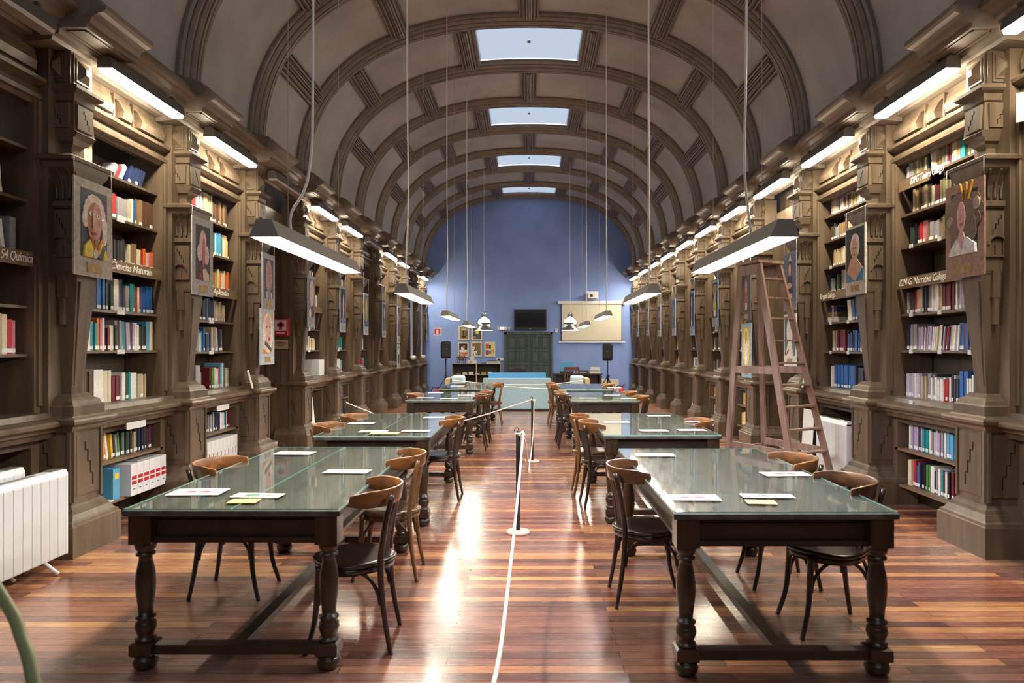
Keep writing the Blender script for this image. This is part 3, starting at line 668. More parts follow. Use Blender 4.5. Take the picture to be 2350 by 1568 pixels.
row(1, 2, 1.48, [(.15, '-', 0, 0, 0, 0, 0), (.15, 'BG', .24, .25, .05, .06, 0), (.22, 'MR', .25, .26, .04, .05, 0), (.04, '-', 0, 0, 0, 0, 0), (.7, 'M', .2, .26, .02, .035, 0)])
row(1, 2, 1.05, [(.1, '-', 0, 0, 0, 0, 0), (.12, 'P', .25, .26, .03, .04, 0), (.5, 'BL', .27, .272, .04, .05, 0), (.4, 'N', .24, .28, .03, .045, 0)])
# edge bays
for z, p in ((3.0, 'O'), (2.6, 'BG'), (2.2, 'T'), (1.48, 'M'), (.55, 'M')):
    if z == .55: continue
    zz = min(bay_shelves(-1, 0), key=lambda q: abs(q - z))
    if zz == 1.48: row(-1, 0, zz, [(.05, '-', 0, 0, 0, 0, 0), (.1, 'RO', .24, .25, .045, .05, 0), (.07, 'C', .28, .29, .05, .06, 0), (.12, 'BG', .28, .29, .05, .06, 0), (.4, 'M', .2, .24, .03, .04, 0)])
    elif zz == 2.2: row(-1, 0, zz, [(.06, '-', 0, 0, 0, 0, 0), (.07, 'BG', .25, .26, .05, .06, 0), (.25, 'W', .22, .26, .03, .04, .15), (.3, 'T', .26, .3, .03, .035, .2), (.3, 'M', .22, .26, .03, .04, 0)])
    elif zz == 2.6: row(-1, 0, zz, [(.15, '-', 0, 0, 0, 0, 0), (.12, 'S', .24, .26, .04, .06, .1), (.3, 'BG', .2, .25, .03, .04, .12), (.3, 'O', .2, .24, .03, .04, 0)])
for z in (1.48, 1.83, 2.52): row(1, 0, z, [(.05, '-', 0, 0, 0, 0, 0), (1, 'W', .2, .26, .02, .04, 0)])
# further bays
for s in (-1, 1):
    for k in range(4, 11):
        if (s, k) in RECESS: continue
        for i, z in enumerate([1.05] + bay_shelves(s, k)):
            if i == 3 and R.random() < .6: continue
            if s < 0 and i == 0 and k == 4: continue
            e = R.uniform(.0, .25) if s < 0 else R.uniform(0, .06); p = R.choice(['M', 'W', 'W', 'O', 'D'] if z < 2 else ['O', 'S', 'O', 'D', 'W'])
            if s < 0 and k == 5 and z in (1.05, 1.48): p = 'TE' if z > 1.2 else 'T'
            row(s, k, z, [(e, '-', 0, 0, 0, 0, 0), (R.uniform(.35, 1.1), p, .18, .26, .022, .045, 0)])
        if (s, k) not in ((-1, 4), (1, 6)):
            for z in (.55, .20): row(s, k, z, [(R.uniform(.02, .1), '-', 0, 0, 0, 0, 0), (R.uniform(.5, 1.1), R.choice(['M', 'W', 'Y']), .19, .25, .02, .04, 0)])
def book_geo(mb, q, colm=0, pagem=1, tagm=2, flat=False):
    """spine at local x=0 facing the aisle, base centre at origin (y = thickness)"""
    s = q['s']; t, h, d = q['t'], q['h'], q['d']
    X = lambda a, b: (min(s * a, s * b), max(s * a, s * b))
    return X, t, h, d
def vis(q):
    Y = q['v']; U = q['u']; s = q['s']
    px = CX + s * U / Y * F
    if not (-10 < px < 2360): return 0
    yb, yt = CY + (H - q['z']) / Y * F, CY + (H - q['z'] - q['h']) / Y * F
    yv = min(yb, 1568) - max(yt, 0)
    if yv <= 0: return 0
    # hidden by the pilaster nearer to the camera
    Yp = Y * 3.40 / U
    lim = {True: .20}.get(q['z'] < 1, .13) + (.12 if 2.6 < q['z'] < 2.95 else 0)
    if Yp < cen(q['k']) + lim: return 0
    # poster hanging in front
    Yq = Y * 3.33 / U; zq = H + (q['z'] + q['h'] / 2 - H) * Yq / Y
    if abs(Yq - cen(q['k'])) < .26 and 2.05 < zq < 2.8: return 0
    # tables in front
    if q['z'] < 1 and yv > 0 and s < 0 and 560 < px: return 0
    return yv * q['t'] * F * U / Y / Y
for q in BOOKS: q['area'] = vis(q)
order = sorted(range(len(BOOKS)), key=lambda i: -BOOKS[i]['area'])
SOLO = set(i for i in order[:300] if BOOKS[i]['area'] > 0)
BAYNAME = {(1, 1): 'right bookcase with the Narrativa board', (-1, 1): 'left bookcase with the Naturais board', (-1, 0): 'left bookcase with the Química board', (-1, 2): 'left bookcase with the Aplicadas board',
           (1, 2): 'right bookcase with the Lingua board', (1, 0): 'bookcase at the right edge'}
def bayname(s, k):
    return BAYNAME.get((s, k)) or (f'{SIDE[s]} bookcase just past the recess' if k == 4 else f'{SIDE[s]} bookcase {WORD[11-k]} from the blue wall')
def shelfname(s, k, z):
    zs = sorted([.20, .55, 1.05] + bay_shelves(s, k), reverse=True)
    i = min(range(len(zs)), key=lambda j: abs(zs[j] - z))
    return f'shelf {WORD[i+1]} down'.replace('shelf ', '') and f'{WORD[i+1]} shelf'
stuff = MB(); mats_s = list(BM.values()) + [PAGES, TAGM]; cidx = {c: i for i, c in enumerate(BM)}
ncount = {}
for i, q in enumerate(BOOKS):
    s = q['s']; t, h, d = q['t'], q['h'], q['d']; th = q['lean']
    if i not in SOLO:
        c, sn = math.cos(th), math.sin(th)
        def T(x, y, z, q=q, s=s, c=c, sn=sn): return (s * (q['u'] + x), q['v'] + y * c - z * sn, q['z'] + (z * c + y * sn) + abs(sn) * q['t'] / 2)
        stuff.T = T; stuff.cm = cidx[q['c']]; stuff.box(0, d, -t / 2, t / 2, 0, h)
        if q['tag']: stuff.cm = cidx['magenta'] + 2; stuff.box(-.0008, 0, -t * .48, t * .48, .012, .04)
        continue
    sz = 'slim' if t < .022 else ('thick' if t > .042 else 'medium')
    key = (s, q['k'], q['z'])
    o = None
    m = MB(); m.T = lambda x, y, z, s=s: (s * x, y, z)
    m.box(0, d, -t / 2, -t / 2 + .0022, 0, h); m.box(0, d, t / 2 - .0022, t / 2, 0, h)
    m.stack([(0, .004, -t / 2, t / 2, 0), (-.0015, .004, -t / 2 + .002, t / 2 - .002, .002), (-.0015, .004, -t / 2 + .002, t / 2 - .002, h - .002), (0, .004, -t / 2, t / 2, h)])
    o = m.build('book', BM[q['c']])
    o.location = (s * q['u'], q['v'], q['z'] + abs(math.sin(th)) * t / 2); o.rotation_euler = (th, 0, 0)
    m = MB(); m.T = lambda x, y, z, s=s: (s * x, y, z)
    m.box(.004, d - .003, -t / 2 + .0022, t / 2 - .0022, .003, h - .004); m.build('page_block', PAGES, o)
    if q['tag']:
        m = MB(); m.T = lambda x, y, z, s=s: (s * x, y, z)
        m.box(-.0026, -.0012, -t / 2 + .001, t / 2 - .001, .012, .042); m.build('spine_tag', TAGM, o)
    a = 'an ' if 0 else ''
    tag(o, f"{sz} {q['c']} book, {ordn(q['n'])} from far end, {shelfname(s, q['k'], q['z'])}, {bayname(s, q['k'])}", 'book', f"books on the {shelfname(s, q['k'], q['z'])} of the {bayname(s, q['k'])}")
stuff.T = None
tag(stuff.build('distant_books', mats_s), 'the many further rows of mixed book spines filling the remaining shelves', 'books', kind='stuff')
print('BOOKS', len(BOOKS), len(SOLO), 'min area', min(BOOKS[i]['area'] for i in SOLO))
# a few lying or face-out volumes and the binders
def flatbox(name, label, cat, s, u0, u1, v0, v1, z0, z1, mat, group=None, parts=None):
    x0 = (u0 + u1) / 2; y0 = (v0 + v1) / 2
    m = MB(); m.T = lambda u, v, z: (s * (u - x0), v - y0, z - z0)
    m.box(u0, u1, v0, v1, z0, z1)
    o = m.build(name, mat, loc=(s * x0, y0, z0), bevel=.002); tag(o, label, cat, group)
    for nm, (a, b, c, d, e, f), mt in parts or []:
        m = MB(); m.T = lambda u, v, z: (s * (u - x0), v - y0, z - z0); m.box(a, b, c, d, e, f); m.build(nm, mt, o)
    return o
BIND = plain('white_binder_card', '#dcdee3', .5, var=.02)
yb = cen(2) - .27
for i in range(6):
    v1 = yb - i * .098; v0 = v1 - .094
    flatbox('box_file', f'white box file with red bands, {WORD[i+1]} from far end, lowest shelf, Naturais bookcase' .replace('with red spine bands, ', 'with red bands, ') , 'box file', -1, 3.54, 3.86, v0, v1, .20, .485, BIND, 'white box files on the lowest shelf left',
            [('red_band', (3.537, 3.54, v0 + .012, v1 - .012, .30, .33), RED), ('red_band', (3.537, 3.54, v0 + .012, v1 - .012, .345, .375), RED), ('spine_lettering', (3.538, 3.54, v0 + .03, v1 - .03, .255, .262), BM['charcoal'])])
flatbox('magazine', 'grey-blue magazine lying on top of the white box files', 'magazine', -1, 3.56, 3.8, yb - .45, yb - .12, .486, .50, BM['grey'])
flatbox('box_file', 'light blue box file with a yellow label beside the white ones', 'box file', -1, 3.60, 3.86, yb - .75, yb - .65, .20, .47, BM['sky blue'], None, [('yellow_label', (3.597, 3.60, yb - .73, yb - .67, .38, .43), BM['yellow'])])
flatbox('magazine', 'white magazine lying on the lowest shelf in front of the blue box', 'magazine', -1, 3.58, 3.66, yb - .93, yb - .77, .20, .215, WHITE)
yb = cen(3) - .3
for i in range(8):
    v1 = yb - i * .098; v0 = v1 - .094
    flatbox('box_file', f'white box file, {WORD[i+1]} from far end, low shelf under the Aplicadas books', 'box file', -1, 3.57, 3.86, v0, v1, .20, .47, BIND, 'white box files under the Aplicadas books',
            [('spine_lettering', (3.568, 3.57, v0 + .04, v1 - .04, .25, .33), BM['maroon'])])
# volumes lying flat in the second right case
for i, (c, t) in enumerate((('white', .02), ('white', .025), ('cream', .02), ('olive', .06), ('navy', .06))):
    z0 = 1.83 + sum((.02, .025, .02, .06, .06)[:i])
    flatbox('book', f'{c} book lying flat, {WORD[i+1]} from the bottom of its pile beside a leaning red book', 'book', 1, 3.67, 3.86, 8.18 - .03, 8.42 - .03, z0, z0 + t - .001, BM[c], 'books lying flat in a pile')
flatbox('atlas_volume', 'large grey book showing its cover on shelf of the Aplicadas bookcase', 'book', -1, 3.62, 3.84, 7.42, 7.52, 1.05, 1.33, BM['grey'])
flatbox('box_file', 'pale file box pulled forward on shelf just past the left recess', 'box file', -1, 3.54, 3.8, cen(5) - .62, cen(5) - .32, 1.05, 1.32, BIND)
for i in range(4):
    flatbox('book', f'teal volume lying flat, {WORD[i+1]} from bottom, seventh left bookcase from blue wall', 'book', -1, 3.62, 3.86, cen(5) + .45, cen(5) + .75, 1.49 + i * .062, 1.55 + i * .062, BM['teal'], 'teal volumes in a flat pile')
# small framed microscope card is a leaning dark book
# ------------------------------------------------------------------ cornice strip lamps
def strip_lamp(s, k, lit):
    a, b = cen(k) + .1, cen(k) + 1.22
    st = 'lit' if lit else 'unlit'
    nm = {0: 'at the picture edge', 1: 'over the nearest full bookcase'}.get(k, f'in bay {WORD[11-k]} from the blue wall')
    t = thing('strip_lamp', f'{st} fluorescent strip lamp under the {SIDE[s]} cornice {nm}', 'ceiling lamp', (s * 3.29, (a + b) / 2, 3.84), 0, 'strip lamps under the cornices')
    y0 = (a + b) / 2; T = lambda u, v, z: (s * (u - 3.29), v - y0, z - 3.84)
    m = MB(T); m.prism([(3.235, 3.70), (3.245, 3.78), (3.27, 3.80), (3.33, 3.80), (3.35, 3.78), (3.355, 3.70)], 'y', a, b); m.build('housing', DARKM, t)
    m = MB(T); m.prism([(3.24, 3.70), (3.35, 3.70), (3.34, 3.672), (3.25, 3.672)], 'y', a + .015, b - .015); m.build('diffuser', WARM if lit else WARMOFF, t)
    
    for y in (a + .1, b - .13): m = MB(T); m.box(3.30, 3.45, y, y + .03, 3.80, 3.815); m.box(3.28, 3.31, y, y + .03, 3.80, 3.842); m.build('bracket', DARKM, t)
for k in range(0, 11): strip_lamp(1, k, True)
for k in range(0, 11):
    strip_lamp(-1, k, k not in (0, 3, 6, 9))
# ------------------------------------------------------------------ pendant troughs
def vault_z(x): return ZC + (BB + PO) * (1 - (abs(x) / (AA + PO)) ** NN) ** (1 / NN)
def trough(x, ya, yb, z, label, cold=False, cable=None):
    yc = (ya + yb) / 2; L = (yb - ya) / 2
    t = thing('trough_pendant_lamp', label, 'pendant lamp', (x, yc, z), 0, 'trough pendant lamps over the reading tables')
    m = MB(); o = [(-.068, 0), (-.034, .08), (.034, .08), (.068, 0)]; i_ = [(.063, .002), (.03, .073), (-.03, .073), (-.063, .002)]
    m.prism(o + i_, 'y', -L, L); m.prism(o, 'y', -L - .012, -L); m.prism(o, 'y', L, L + .012)
    m.build('housing', GREYM if False else LAMPH, t)
    m = MB(); m.box(-.045, .045, -L + .04, L - .04, -.004, .04); m.build('diffuser', COOL2 if cold else COOL, t)
    for q in (-L + .3, L - .3):
        zt = vault_z(x) - z - .01
        m = MB(); m.tube([(0, q, .078), (0, q, zt)], .0017, 5); m.build('suspension_wire', WIRE, t)
    pts = cable or [(0, -L + .22, .078), (.0, -L + .2, .3), (.01, -L + .26, .9), (0, -L + .24, 2), (0, -L + .24, vault_z(x) - z - .01)]
    m = MB(); m.tube(pts, .0065, 6, 5); m.build('power_cable', CABLE, t)
LAMPH = plain('grey_enamel_lampshade', '#86817a', .5, var=.03)
zt_ = vault_z(1.2) - 2.03 - .01
trough(-1.2, 3.1, 4.6, 2.03, 'largest hanging trough lamp on the left, over the front left table', False,
       [(.0, -.4, .078), (-.0, -.4, .18), (.08, -.36, .42), (.09, -.34, 1.2), (.09, -.33, zt_)])
trough(1.16, 3.1, 4.6, 2.03, 'largest hanging trough lamp on the right, in front of the ladder', True,
       [(-.0, -.3, .078), (-.02, -.3, .2), (-.04, -.3, .5), (-.03, -.3, 1.3), (-.03, -.3, zt_)])
trough(-1.07, 5.75, 7.2, 1.985, 'left hanging trough lamp over the second table from the front')
trough(1.05, 5.75, 7.2, 1.985, 'right hanging trough lamp over the second table from the front', True)
trough(-1.19, 9.65, 11.15, 1.97, 'left hanging trough lamp, third from the front')
trough(1.12, 9.65, 11.15, 1.97, 'right hanging trough lamp, third from the front, seen before the screen')
trough(-1.16, 12.5, 14.0, 1.93, 'smallest hanging trough lamp on the left, beside the dome lamp')
trough(1.07, 12.5, 14.0, 1.93, 'smallest hanging trough lamp on the right, beside the dome lamp')
for s, lb in ((-1, 'left steel dome pendant lamp in front of the blue wall pictures'), (1, 'right steel dome pendant lamp in front of the projection screen')):
    x = -1.17 if s < 0 else 1.07; Y = 17.8
    t = thing('dome_pendant_lamp', lb, 'pendant lamp', (x, Y, 1.97), 0, 'dome pendant lamps')
    m = MB(); pr = [(.225, 0), (.215, .02), (.185, .06), (.17, .14), (.16, .2)]
    m.lathe(pr + [(.15, .2), (.16, .14), (.175, .06), (.205, .015)], n=28); m.build('dome', STEEL, t)
    m = MB(); m.lathe([(.16, .2), (.15, .24), (.125, .28), (.08, .31)], n=24); m.build('upper_reflector', glow('glowing_translucent_ring', '#e8f1ff', 3), t)
    m = MB(); m.lathe([(.065, .31), (.065, .45), (.06, .46)], n=16); m.build('neck', STEEL, t)
    m = MB(); m.sphere((0, 0, .1), .06); m.build('bulb', COOL2, t)
    m = MB(); m.lathe([(.222, -.002), (.2, .012)], n=28); m.build('diffuser', glow('dome_diffuser', '#f2f6ff', 14), t)
    m = MB(); m.tube([(0, 0, .46), (.006, 0, 1.2), (-.006, 0, 2.2), (0, 0, vault_z(x) - 1.98)], .005, 6, 5); m.build('cable', CABLE, t)

# ------------------------------------------------------------------ painted portraits hung on the pilasters
def ell(cx, cz, rx, rz, n=22, a0=0, a1=2 * PI): return [(cx + rx * math.cos(a0 + (a1 - a0) * i / n), cz + rz * math.sin(a0 + (a1 - a0) * i / n)) for i in range(n + (a1 - a0 < 6.2))]
PC = {}
def pc(h):
    if h not in PC: PC[h] = plain('poster_paint_' + h.strip('#'), h, .65, var=.12, scale=28)
    return PC[h]
def poster(s, k, zc, w, h, label, frame, shapes, tilt=0, Y=None, u=3.30, cord=True, border=.16, low=.2, bg='#3f444e'):
    Y = cen(k) - .02 if Y is None else Y
    t = thing('portrait_poster', label, 'painting', (s * u, Y, zc), -s * PI / 2 + tilt, 'painted portraits hung on the pilasters')
    m = MB(); m.box(-w / 2, w / 2, 0, .012, -h / 2, h / 2); bd = m.build('board', pc(frame), t)
    m = MB(); mats = [pc(bg)]
    x0, x1, z0, z1 = -w / 2 + w * border, w / 2 - w * border, -h / 2 + h * low, h / 2 - h * border * .6
    m.box(x0, x1, -.002, 0, z0, z1)
    W_, H_ = x1 - x0, z1 - z0
    for i, (col, poly) in enumerate(shapes):
        mt = pc(col)
        if mt not in mats: mats.append(mt)
        m.cm = mats.index(mt)
        m.prism([(x0 + p[0] * W_, z0 + p[1] * H_) for p in poly], 'y', -.003 - .0007 * i, -.0015)
    m.build('painting', mats, t)
    m = MB(); m.box(-.09 * w / .48, .09 * w / .48, -.006, 0, -h / 2 + h * .05, -h / 2 + h * .14); m.build('title_plaque', pc('#a58a5a' if frame != '#8b6d60' else '#a8842e'), t)
    if cord:
        m = MB(); top = 2.92 - zc
        for q in (-w / 2 + .01, w / 2 - .01):
            m = MB(); m.tube([(q, .004, h / 2 - .01), (q, .004, max(top, h / 2 + .02))], .002, 5); m.build('hanging_cord', CABLE, t)
    return t
def face(skin='#c79f94', cx=.5, cz=.55, rx=.17, rz=.24, eyes=2, mouth='#a02c38', nose='#b98b84'):
    o = [(skin, ell(cx, cz, rx, rz))]
    for i in range(eyes):
        ex = cx + ((-.07, .07)[i] if eyes == 2 else .0) * rx / .17
        o += [('#e8e6e8', ell(ex, cz + .07, .04, .025)), ('#26262c', ell(ex, cz + .07, .015, .015))]
    o += [(nose, [(cx - .02, cz + .04), (cx + .02, cz + .04), (cx + .035, cz - .06), (cx - .035, cz - .06)]), (mouth, ell(cx + .01, cz - .12, .05, .018))]
    return o
wig = [('#d6c3bc', ell(.5 + .33 * math.cos(t), .6 + .26 * math.sin(t), .12, .09, 12)) for t in [i * PI / 9 for i in range(10)]] + [('#d9c8c2', ell(.14, .56, .12, .13)), ('#d9c8c2', ell(.86, .5, .11, .12)), ('#d6c3bc', ell(.86, .36, .09, .14))]
long_face = [('#a37464', ell(.47, .53, .27, .3)), ('#b98c80', ell(.55, .55, .18, .27)), ('#e8e2e2', ell(.33, .65, .06, .035)), ('#e8e2e2', ell(.6, .63, .055, .035)), ('#5b6f86', ell(.34, .655, .025, .025)), ('#5b6f86', ell(.6, .635, .025, .025)),
             ('#c9a196', [(.4, .72), (.5, .72), (.52, .46), (.46, .42), (.36, .44)]), ('#8b5a50', [(.36, .44), (.34, .66), (.36, .66), (.385, .45)]), ('#a3222e', ell(.42, .36, .09, .025))]
poster(-1, 1, 2.42, .49, .72, 'silver-framed portrait of a white-wigged figure in yellow with a ribbon medal', '#a59d94', [('#dccbb0', [(.3, .2), (.34, .4), (.66, .4), (.74, .2), (.5, .05)])] + wig + long_face +
       [('#d8c14e', [(.06, 0), (.08, .14), (.3, .28), (.42, .1), (.42, 0)]), ('#d8c14e', [(.6, 0), (.6, .1), (.72, .26), (.9, .12), (.92, 0)]), ('#b4472a', [(.26, .28), (.33, .3), (.5, .1), (.46, .06)]), ('#c4702e', [(.74, .3), (.68, .24), (.5, .06), (.54, .04)]), ('#4b4a55', [(.58, 0), (.74, .2), (.84, .16), (.74, 0)]), ('#b9b4b6', ell(.46, .06, .09, .07)), ('#8d7348', ell(.5, .22, .08, .055))], bg='#43495a', tilt=.04)
hair = [(('#7b6b5c', '#8a7968', '#716152')[i % 3], ell(.5 + .48 * math.cos(i * .7), .66 + .21 * math.sin(i * .7), .27, .15, 14)) for i in range(9)] + [('#7f6e5e', ell(.5, .7, .45, .2)), ('#b3a392', ell(1.0, .76, .12, .1)), ('#a3937f', ell(.0, .56, .12, .09)), ('#7b6b5c', ell(.2, .4, .2, .2)), ('#75665a', ell(.82, .4, .18, .22)), ('#75665a', ell(.2, .24, .12, .13))]
feath = [('#b98a34', [(.6 + dx, .86), (.64 + dx, .86), (.66 + dx * 2.4, 1.12), (.62 + dx * 2.4, 1.14)]) for dx in (-.1, 0, .09)]
poster(1, 1, 2.42, .46, .72, 'brown portrait of a big-haired one-eyed figure with golden feathers', '#9d7d70', [('#c9c9cc', ell(.3, .95, .02, .012)), ('#c9c9cc', ell(.42, .97, .02, .012))] + hair + feath + face(skin='#d3a7a9', cx=.46, cz=.6, rx=.15, rz=.24, eyes=1) +
       [('#dcdde2', [(0, 0), (.06, .1), (.3, .26), (.68, .27), (.98, .14), (1, 0)]), ('#d3a7a9', [(.42, .36), (.54, .36), (.62, .27), (.5, .04), (.36, .26)])], bg='#20282c', low=.24)
poster(-1, 2, 2.44, .44, .78, 'silver portrait of a pink wigged figure in a dark red coat', '#a3a1a4', [('#c9a9ad', ell(.5, .7, .24, .22)), ('#cbb3b6', ell(.28, .5, .18, .16)), ('#cbb3b6', ell(.74, .48, .18, .18)), ('#a8656b', ell(.52, .5, .11, .28)), ('#56262c', [(.06, 0), (.1, .16), (.45, .24), (.6, .2), (.5, 0)]), ('#c7bba5', [(.5, 0), (.45, .2), (.66, .22), (.9, .12), (.92, 0)]), ('#8b3d41', ell(.3, .08, .1, .05))], bg='#3c3c44')
poster(1, 2, 2.41, .42, .70, 'portrait of a bare-shouldered pale figure in blue on dark green', '#c3bfb4', [('#d5cdd3', ell(.5, .66, .26, .24)), ('#c99f88', ell(.48, .6, .18, .22)), ('#4a3a38', ell(.42, .62, .04, .012)), ('#4a3a38', ell(.55, .62, .04, .012)), ('#a33a30', ell(.47, .5, .04, .018)), ('#c99f88', [(.3, .44), (.62, .42), (.95, .22), (.86, 0), (.2, 0), (.06, .2)]), ('#4b83b0', [(0, 0), (0, .2), (.45, .02), (.5, 0)]), ('#4b83b0', [(.55, 0), (.98, .24), (1, 0)])], bg='#24302f', border=.06)
poster(-1, 3, 2.36, .42, .70, 'silver portrait of an ochre-pink long-haired figure, upper of two', '#9a9ea6', [('#b08f8e', ell(.5, .56, .34, .42)), ('#a98182', ell(.5, .6, .16, .22)), ('#7d8799', ell(.5, .12, .18, .14)), ('#5d4a46', ell(.44, .64, .03, .015)), ('#5d4a46', ell(.58, .64, .03, .015)), ('#c5b5b0', ell(.26, .08, .08, .08)), ('#c5b5b0', ell(.76, .08, .08, .08))], bg='#4d4f5a', Y=cen(3))
poster(-1, 3, 1.66, .46, .70, 'pale portrait of a white-faced figure, lower of two beside the red box', '#b5c0cc', [('#e2d9d6', ell(.5, .5, .48, .5)), ('#d6b1a8', ell(.55, .56, .26, .38)), ('#3d3838', ell(.42, .66, .05, .02)), ('#3d3838', ell(.68, .66, .04, .02)), ('#b02a3a', ell(.62, .36, .06, .05)), ('#4b4438', [(.2, .22), (.8, .04), (.86, .12), (.26, .32)]), ('#c4843c', [(.1, .1), (.5, .02), (.7, 0), (.1, 0)])], bg='#cfb089', cord=False, Y=cen(3) - .04, border=.12)
poster(1, 3, 2.36, .42, .74, 'grey-blue poster of a small figure in a pointed paper hat', '#7c8194', [('#c8c4c8', [(.4, .84), (.55, 1), (.66, .84)]), ('#3b3036', ell(.52, .7, .16, .16)), ('#d0a8a0', ell(.52, .66, .11, .14)), ('#2f3950', [(.25, .1), (.34, .5), (.7, .5), (.84, .12)]), ('#d0a8a0', ell(.5, .3, .2, .07)), ('#c9b3ac', [(.3, 0), (.36, .12), (.46, .12), (.46, 0)]), ('#c9b3ac', [(.6, 0), (.58, .12), (.7, .12), (.72, 0)])], bg='#6c7188', border=.06)
poster(1, 3, 1.62, .40, .66, 'teal poster of a bald white profile, lower of two behind the ladder', '#d5d8d8', [('#ddd8d2', ell(.5, .62, .3, .34)), ('#ddd8d2', [(.3, .3), (.7, .34), (.86, 0), (.1, 0)]), ('#b3402f', [(.1, .0), (.4, .2), (.44, .12), (.2, 0)]), ('#8e8a88', ell(.36, .64, .03, .02))], bg='#3f6a68', cord=False, border=.08)
poster(-1, 4, 2.22, .36, .78, 'narrow pale portrait with dark red collar beside the dark recess', '#8d97a8', [('#c4b0b4', ell(.5, .62, .36, .36)), ('#cfb4b4', ell(.6, .6, .16, .3)), ('#6d3a48', ell(.6, .14, .3, .16)), ('#e0dcdc', ell(.2, .1, .14, .12))], bg='#75727a', border=.1)
poster(1, 4, 2.30, .40, .74, 'dark purple-brown poster of a crowned pink figure behind the ladder', '#5f5358', [('#b5898b', ell(.5, .66, .16, .2)), ('#c39b98', [(.4, .1), (.4, .6), (.6, .6), (.62, .1)]), ('#a06a70', ell(.5, .3, .2, .2)), ('#e2c9c0', ell(.44, .12, .06, .1)), ('#e2c9c0', ell(.58, .12, .06, .1))], bg='#544a50', border=.08)
poster(1, 4, 1.48, .46, .82, 'blue-bordered poster of a gold and white figure, hanging behind the ladder', '#8fb0d0', [('#d8c98e', ell(.5, .5, .44, .47)), ('#e8e4dc', ell(.5, .42, .2, .3)), ('#b39a54', ell(.5, .76, .16, .14)), ('#8a7440', ell(.5, .62, .07, .07)), ('#e8e4dc', ell(.5, .12, .14, .1))], bg='#b5a565', cord=False, border=.1)
VARS = [('#8fa3bd', '#3e3a40', [('#222226', ell(.5, .62, .26, .36)), ('#d8bfb8', ell(.54, .5, .14, .34)), ('#6b7a90', ell(.5, .08, .4, .1))], 'dark-haired pale'),
        ('#a9bacb', '#5c6a80', [('#c9942e', ell(.5, .55, .3, .42)), ('#e0b75a', ell(.5, .6, .14, .22)), ('#49566e', ell(.5, .08, .3, .1))], 'golden-robed'),
        ('#97a4b4', '#46506a', [('#cbb9b4', ell(.5, .66, .2, .22)), ('#8a6c6c', [(.2, 0), (.36, .46), (.64, .46), (.84, 0)])], 'mauve-coated'),
        ('#7fa0cc', '#20324e', [('#d8c7c4', ell(.5, .7, .1, .2)), ('#cf9a98', [(.42, .1), (.44, .6), (.56, .6), (.6, .1)]), ('#dfe7f2', ell(.5, .1, .12, .1))], 'thin pink'),
        ('#7f9fc8', '#2d2c30', [('#9c8a48', ell(.5, .8, .4, .16)), ('#c9ae5a', ell(.45, .35, .3, .25)), ('#b7b0b4', ell(.55, .55, .12, .16)), ('#e4dfd8', ell(.5, .12, .2, .1))], 'gold-leafed'),
        ('#9aaccf', '#6f7f9c', [('#5b6a86', ell(.5, .55, .26, .44)), ('#a9b8cc', ell(.5, .6, .1, .2))], 'faded blue'),
        ('#b6b8ca', '#5f4f66', [('#a05d68', ell(.5, .5, .2, .4)), ('#d0b0b4', ell(.5, .66, .13, .15))], 'purple-robed')]
PL = {(-1, 5): (0, 2.2, .8), (-1, 6): (1, 2.2, .84), (-1, 7): (2, 2.15, .8), (1, 5): (4, 2.3, .82), (1, 6): (3, 2.22, .9), (1, 7): (5, 2.22, .86), (1, 8): (6, 2.2, .8), (1, 9): (2, 2.25, .8), (1, 10): (1, 2.25, .8), (-1, 8): (6, 2.1, .95), (-1, 11): (0, 2.2, .9)}
for (s, k), (vi, z, h) in PL.items():
    fr, bg, sh, nm = VARS[vi]
    pos = f'pilaster {WORD[12-k]} from blue wall' if k < 11 else 'the corner pilaster'
    poster(s, k, z, .38, h, f'{nm} portrait poster on the {SIDE[s]} wall, {pos}', fr, sh, bg=bg, border=.08, Y=cen(k) - (.3 if k == 11 else 0))
t = poster(-1, 8, 1.3, .36, .62, 'black-and-white portrait poster, lower of two on a far left pilaster', '#a9abb0', [('#26262a', ell(.5, .4, .3, .4)), ('#d8d8da', ell(.5, .7, .2, .2))], bg='#88888c', cord=False)
# long paper scrolls, far left
for k, lb in ((9, 'long white paper scroll with curled lower end, far left wall'), (10, 'long white paper scroll hanging nearest the blue wall, left')):
    t = thing('paper_scroll', lb, 'scroll', (-3.27, cen(k), 2.9), PI / 2)
    m = MB(); m.box(-.15, .15, 0, .006, -1.62, 0)
    m.build('sheet', plain('bluish_scroll_paper', '#b9c3da', .6, var=.08, scale=40), t)
    m = MB(); m.tube([(-.17, -.05, -1.66), (.17, -.05, -1.66)], .055, 14); m.build('rolled_end', WHITE, t)
    m = MB()
    for i in range(17): m.box(-.11, .11 - .05 * (i % 3), -.002, 0, -.2 - i * .08, -.19 - i * .08)
    m.build('printed_lines', BM['grey'], t)

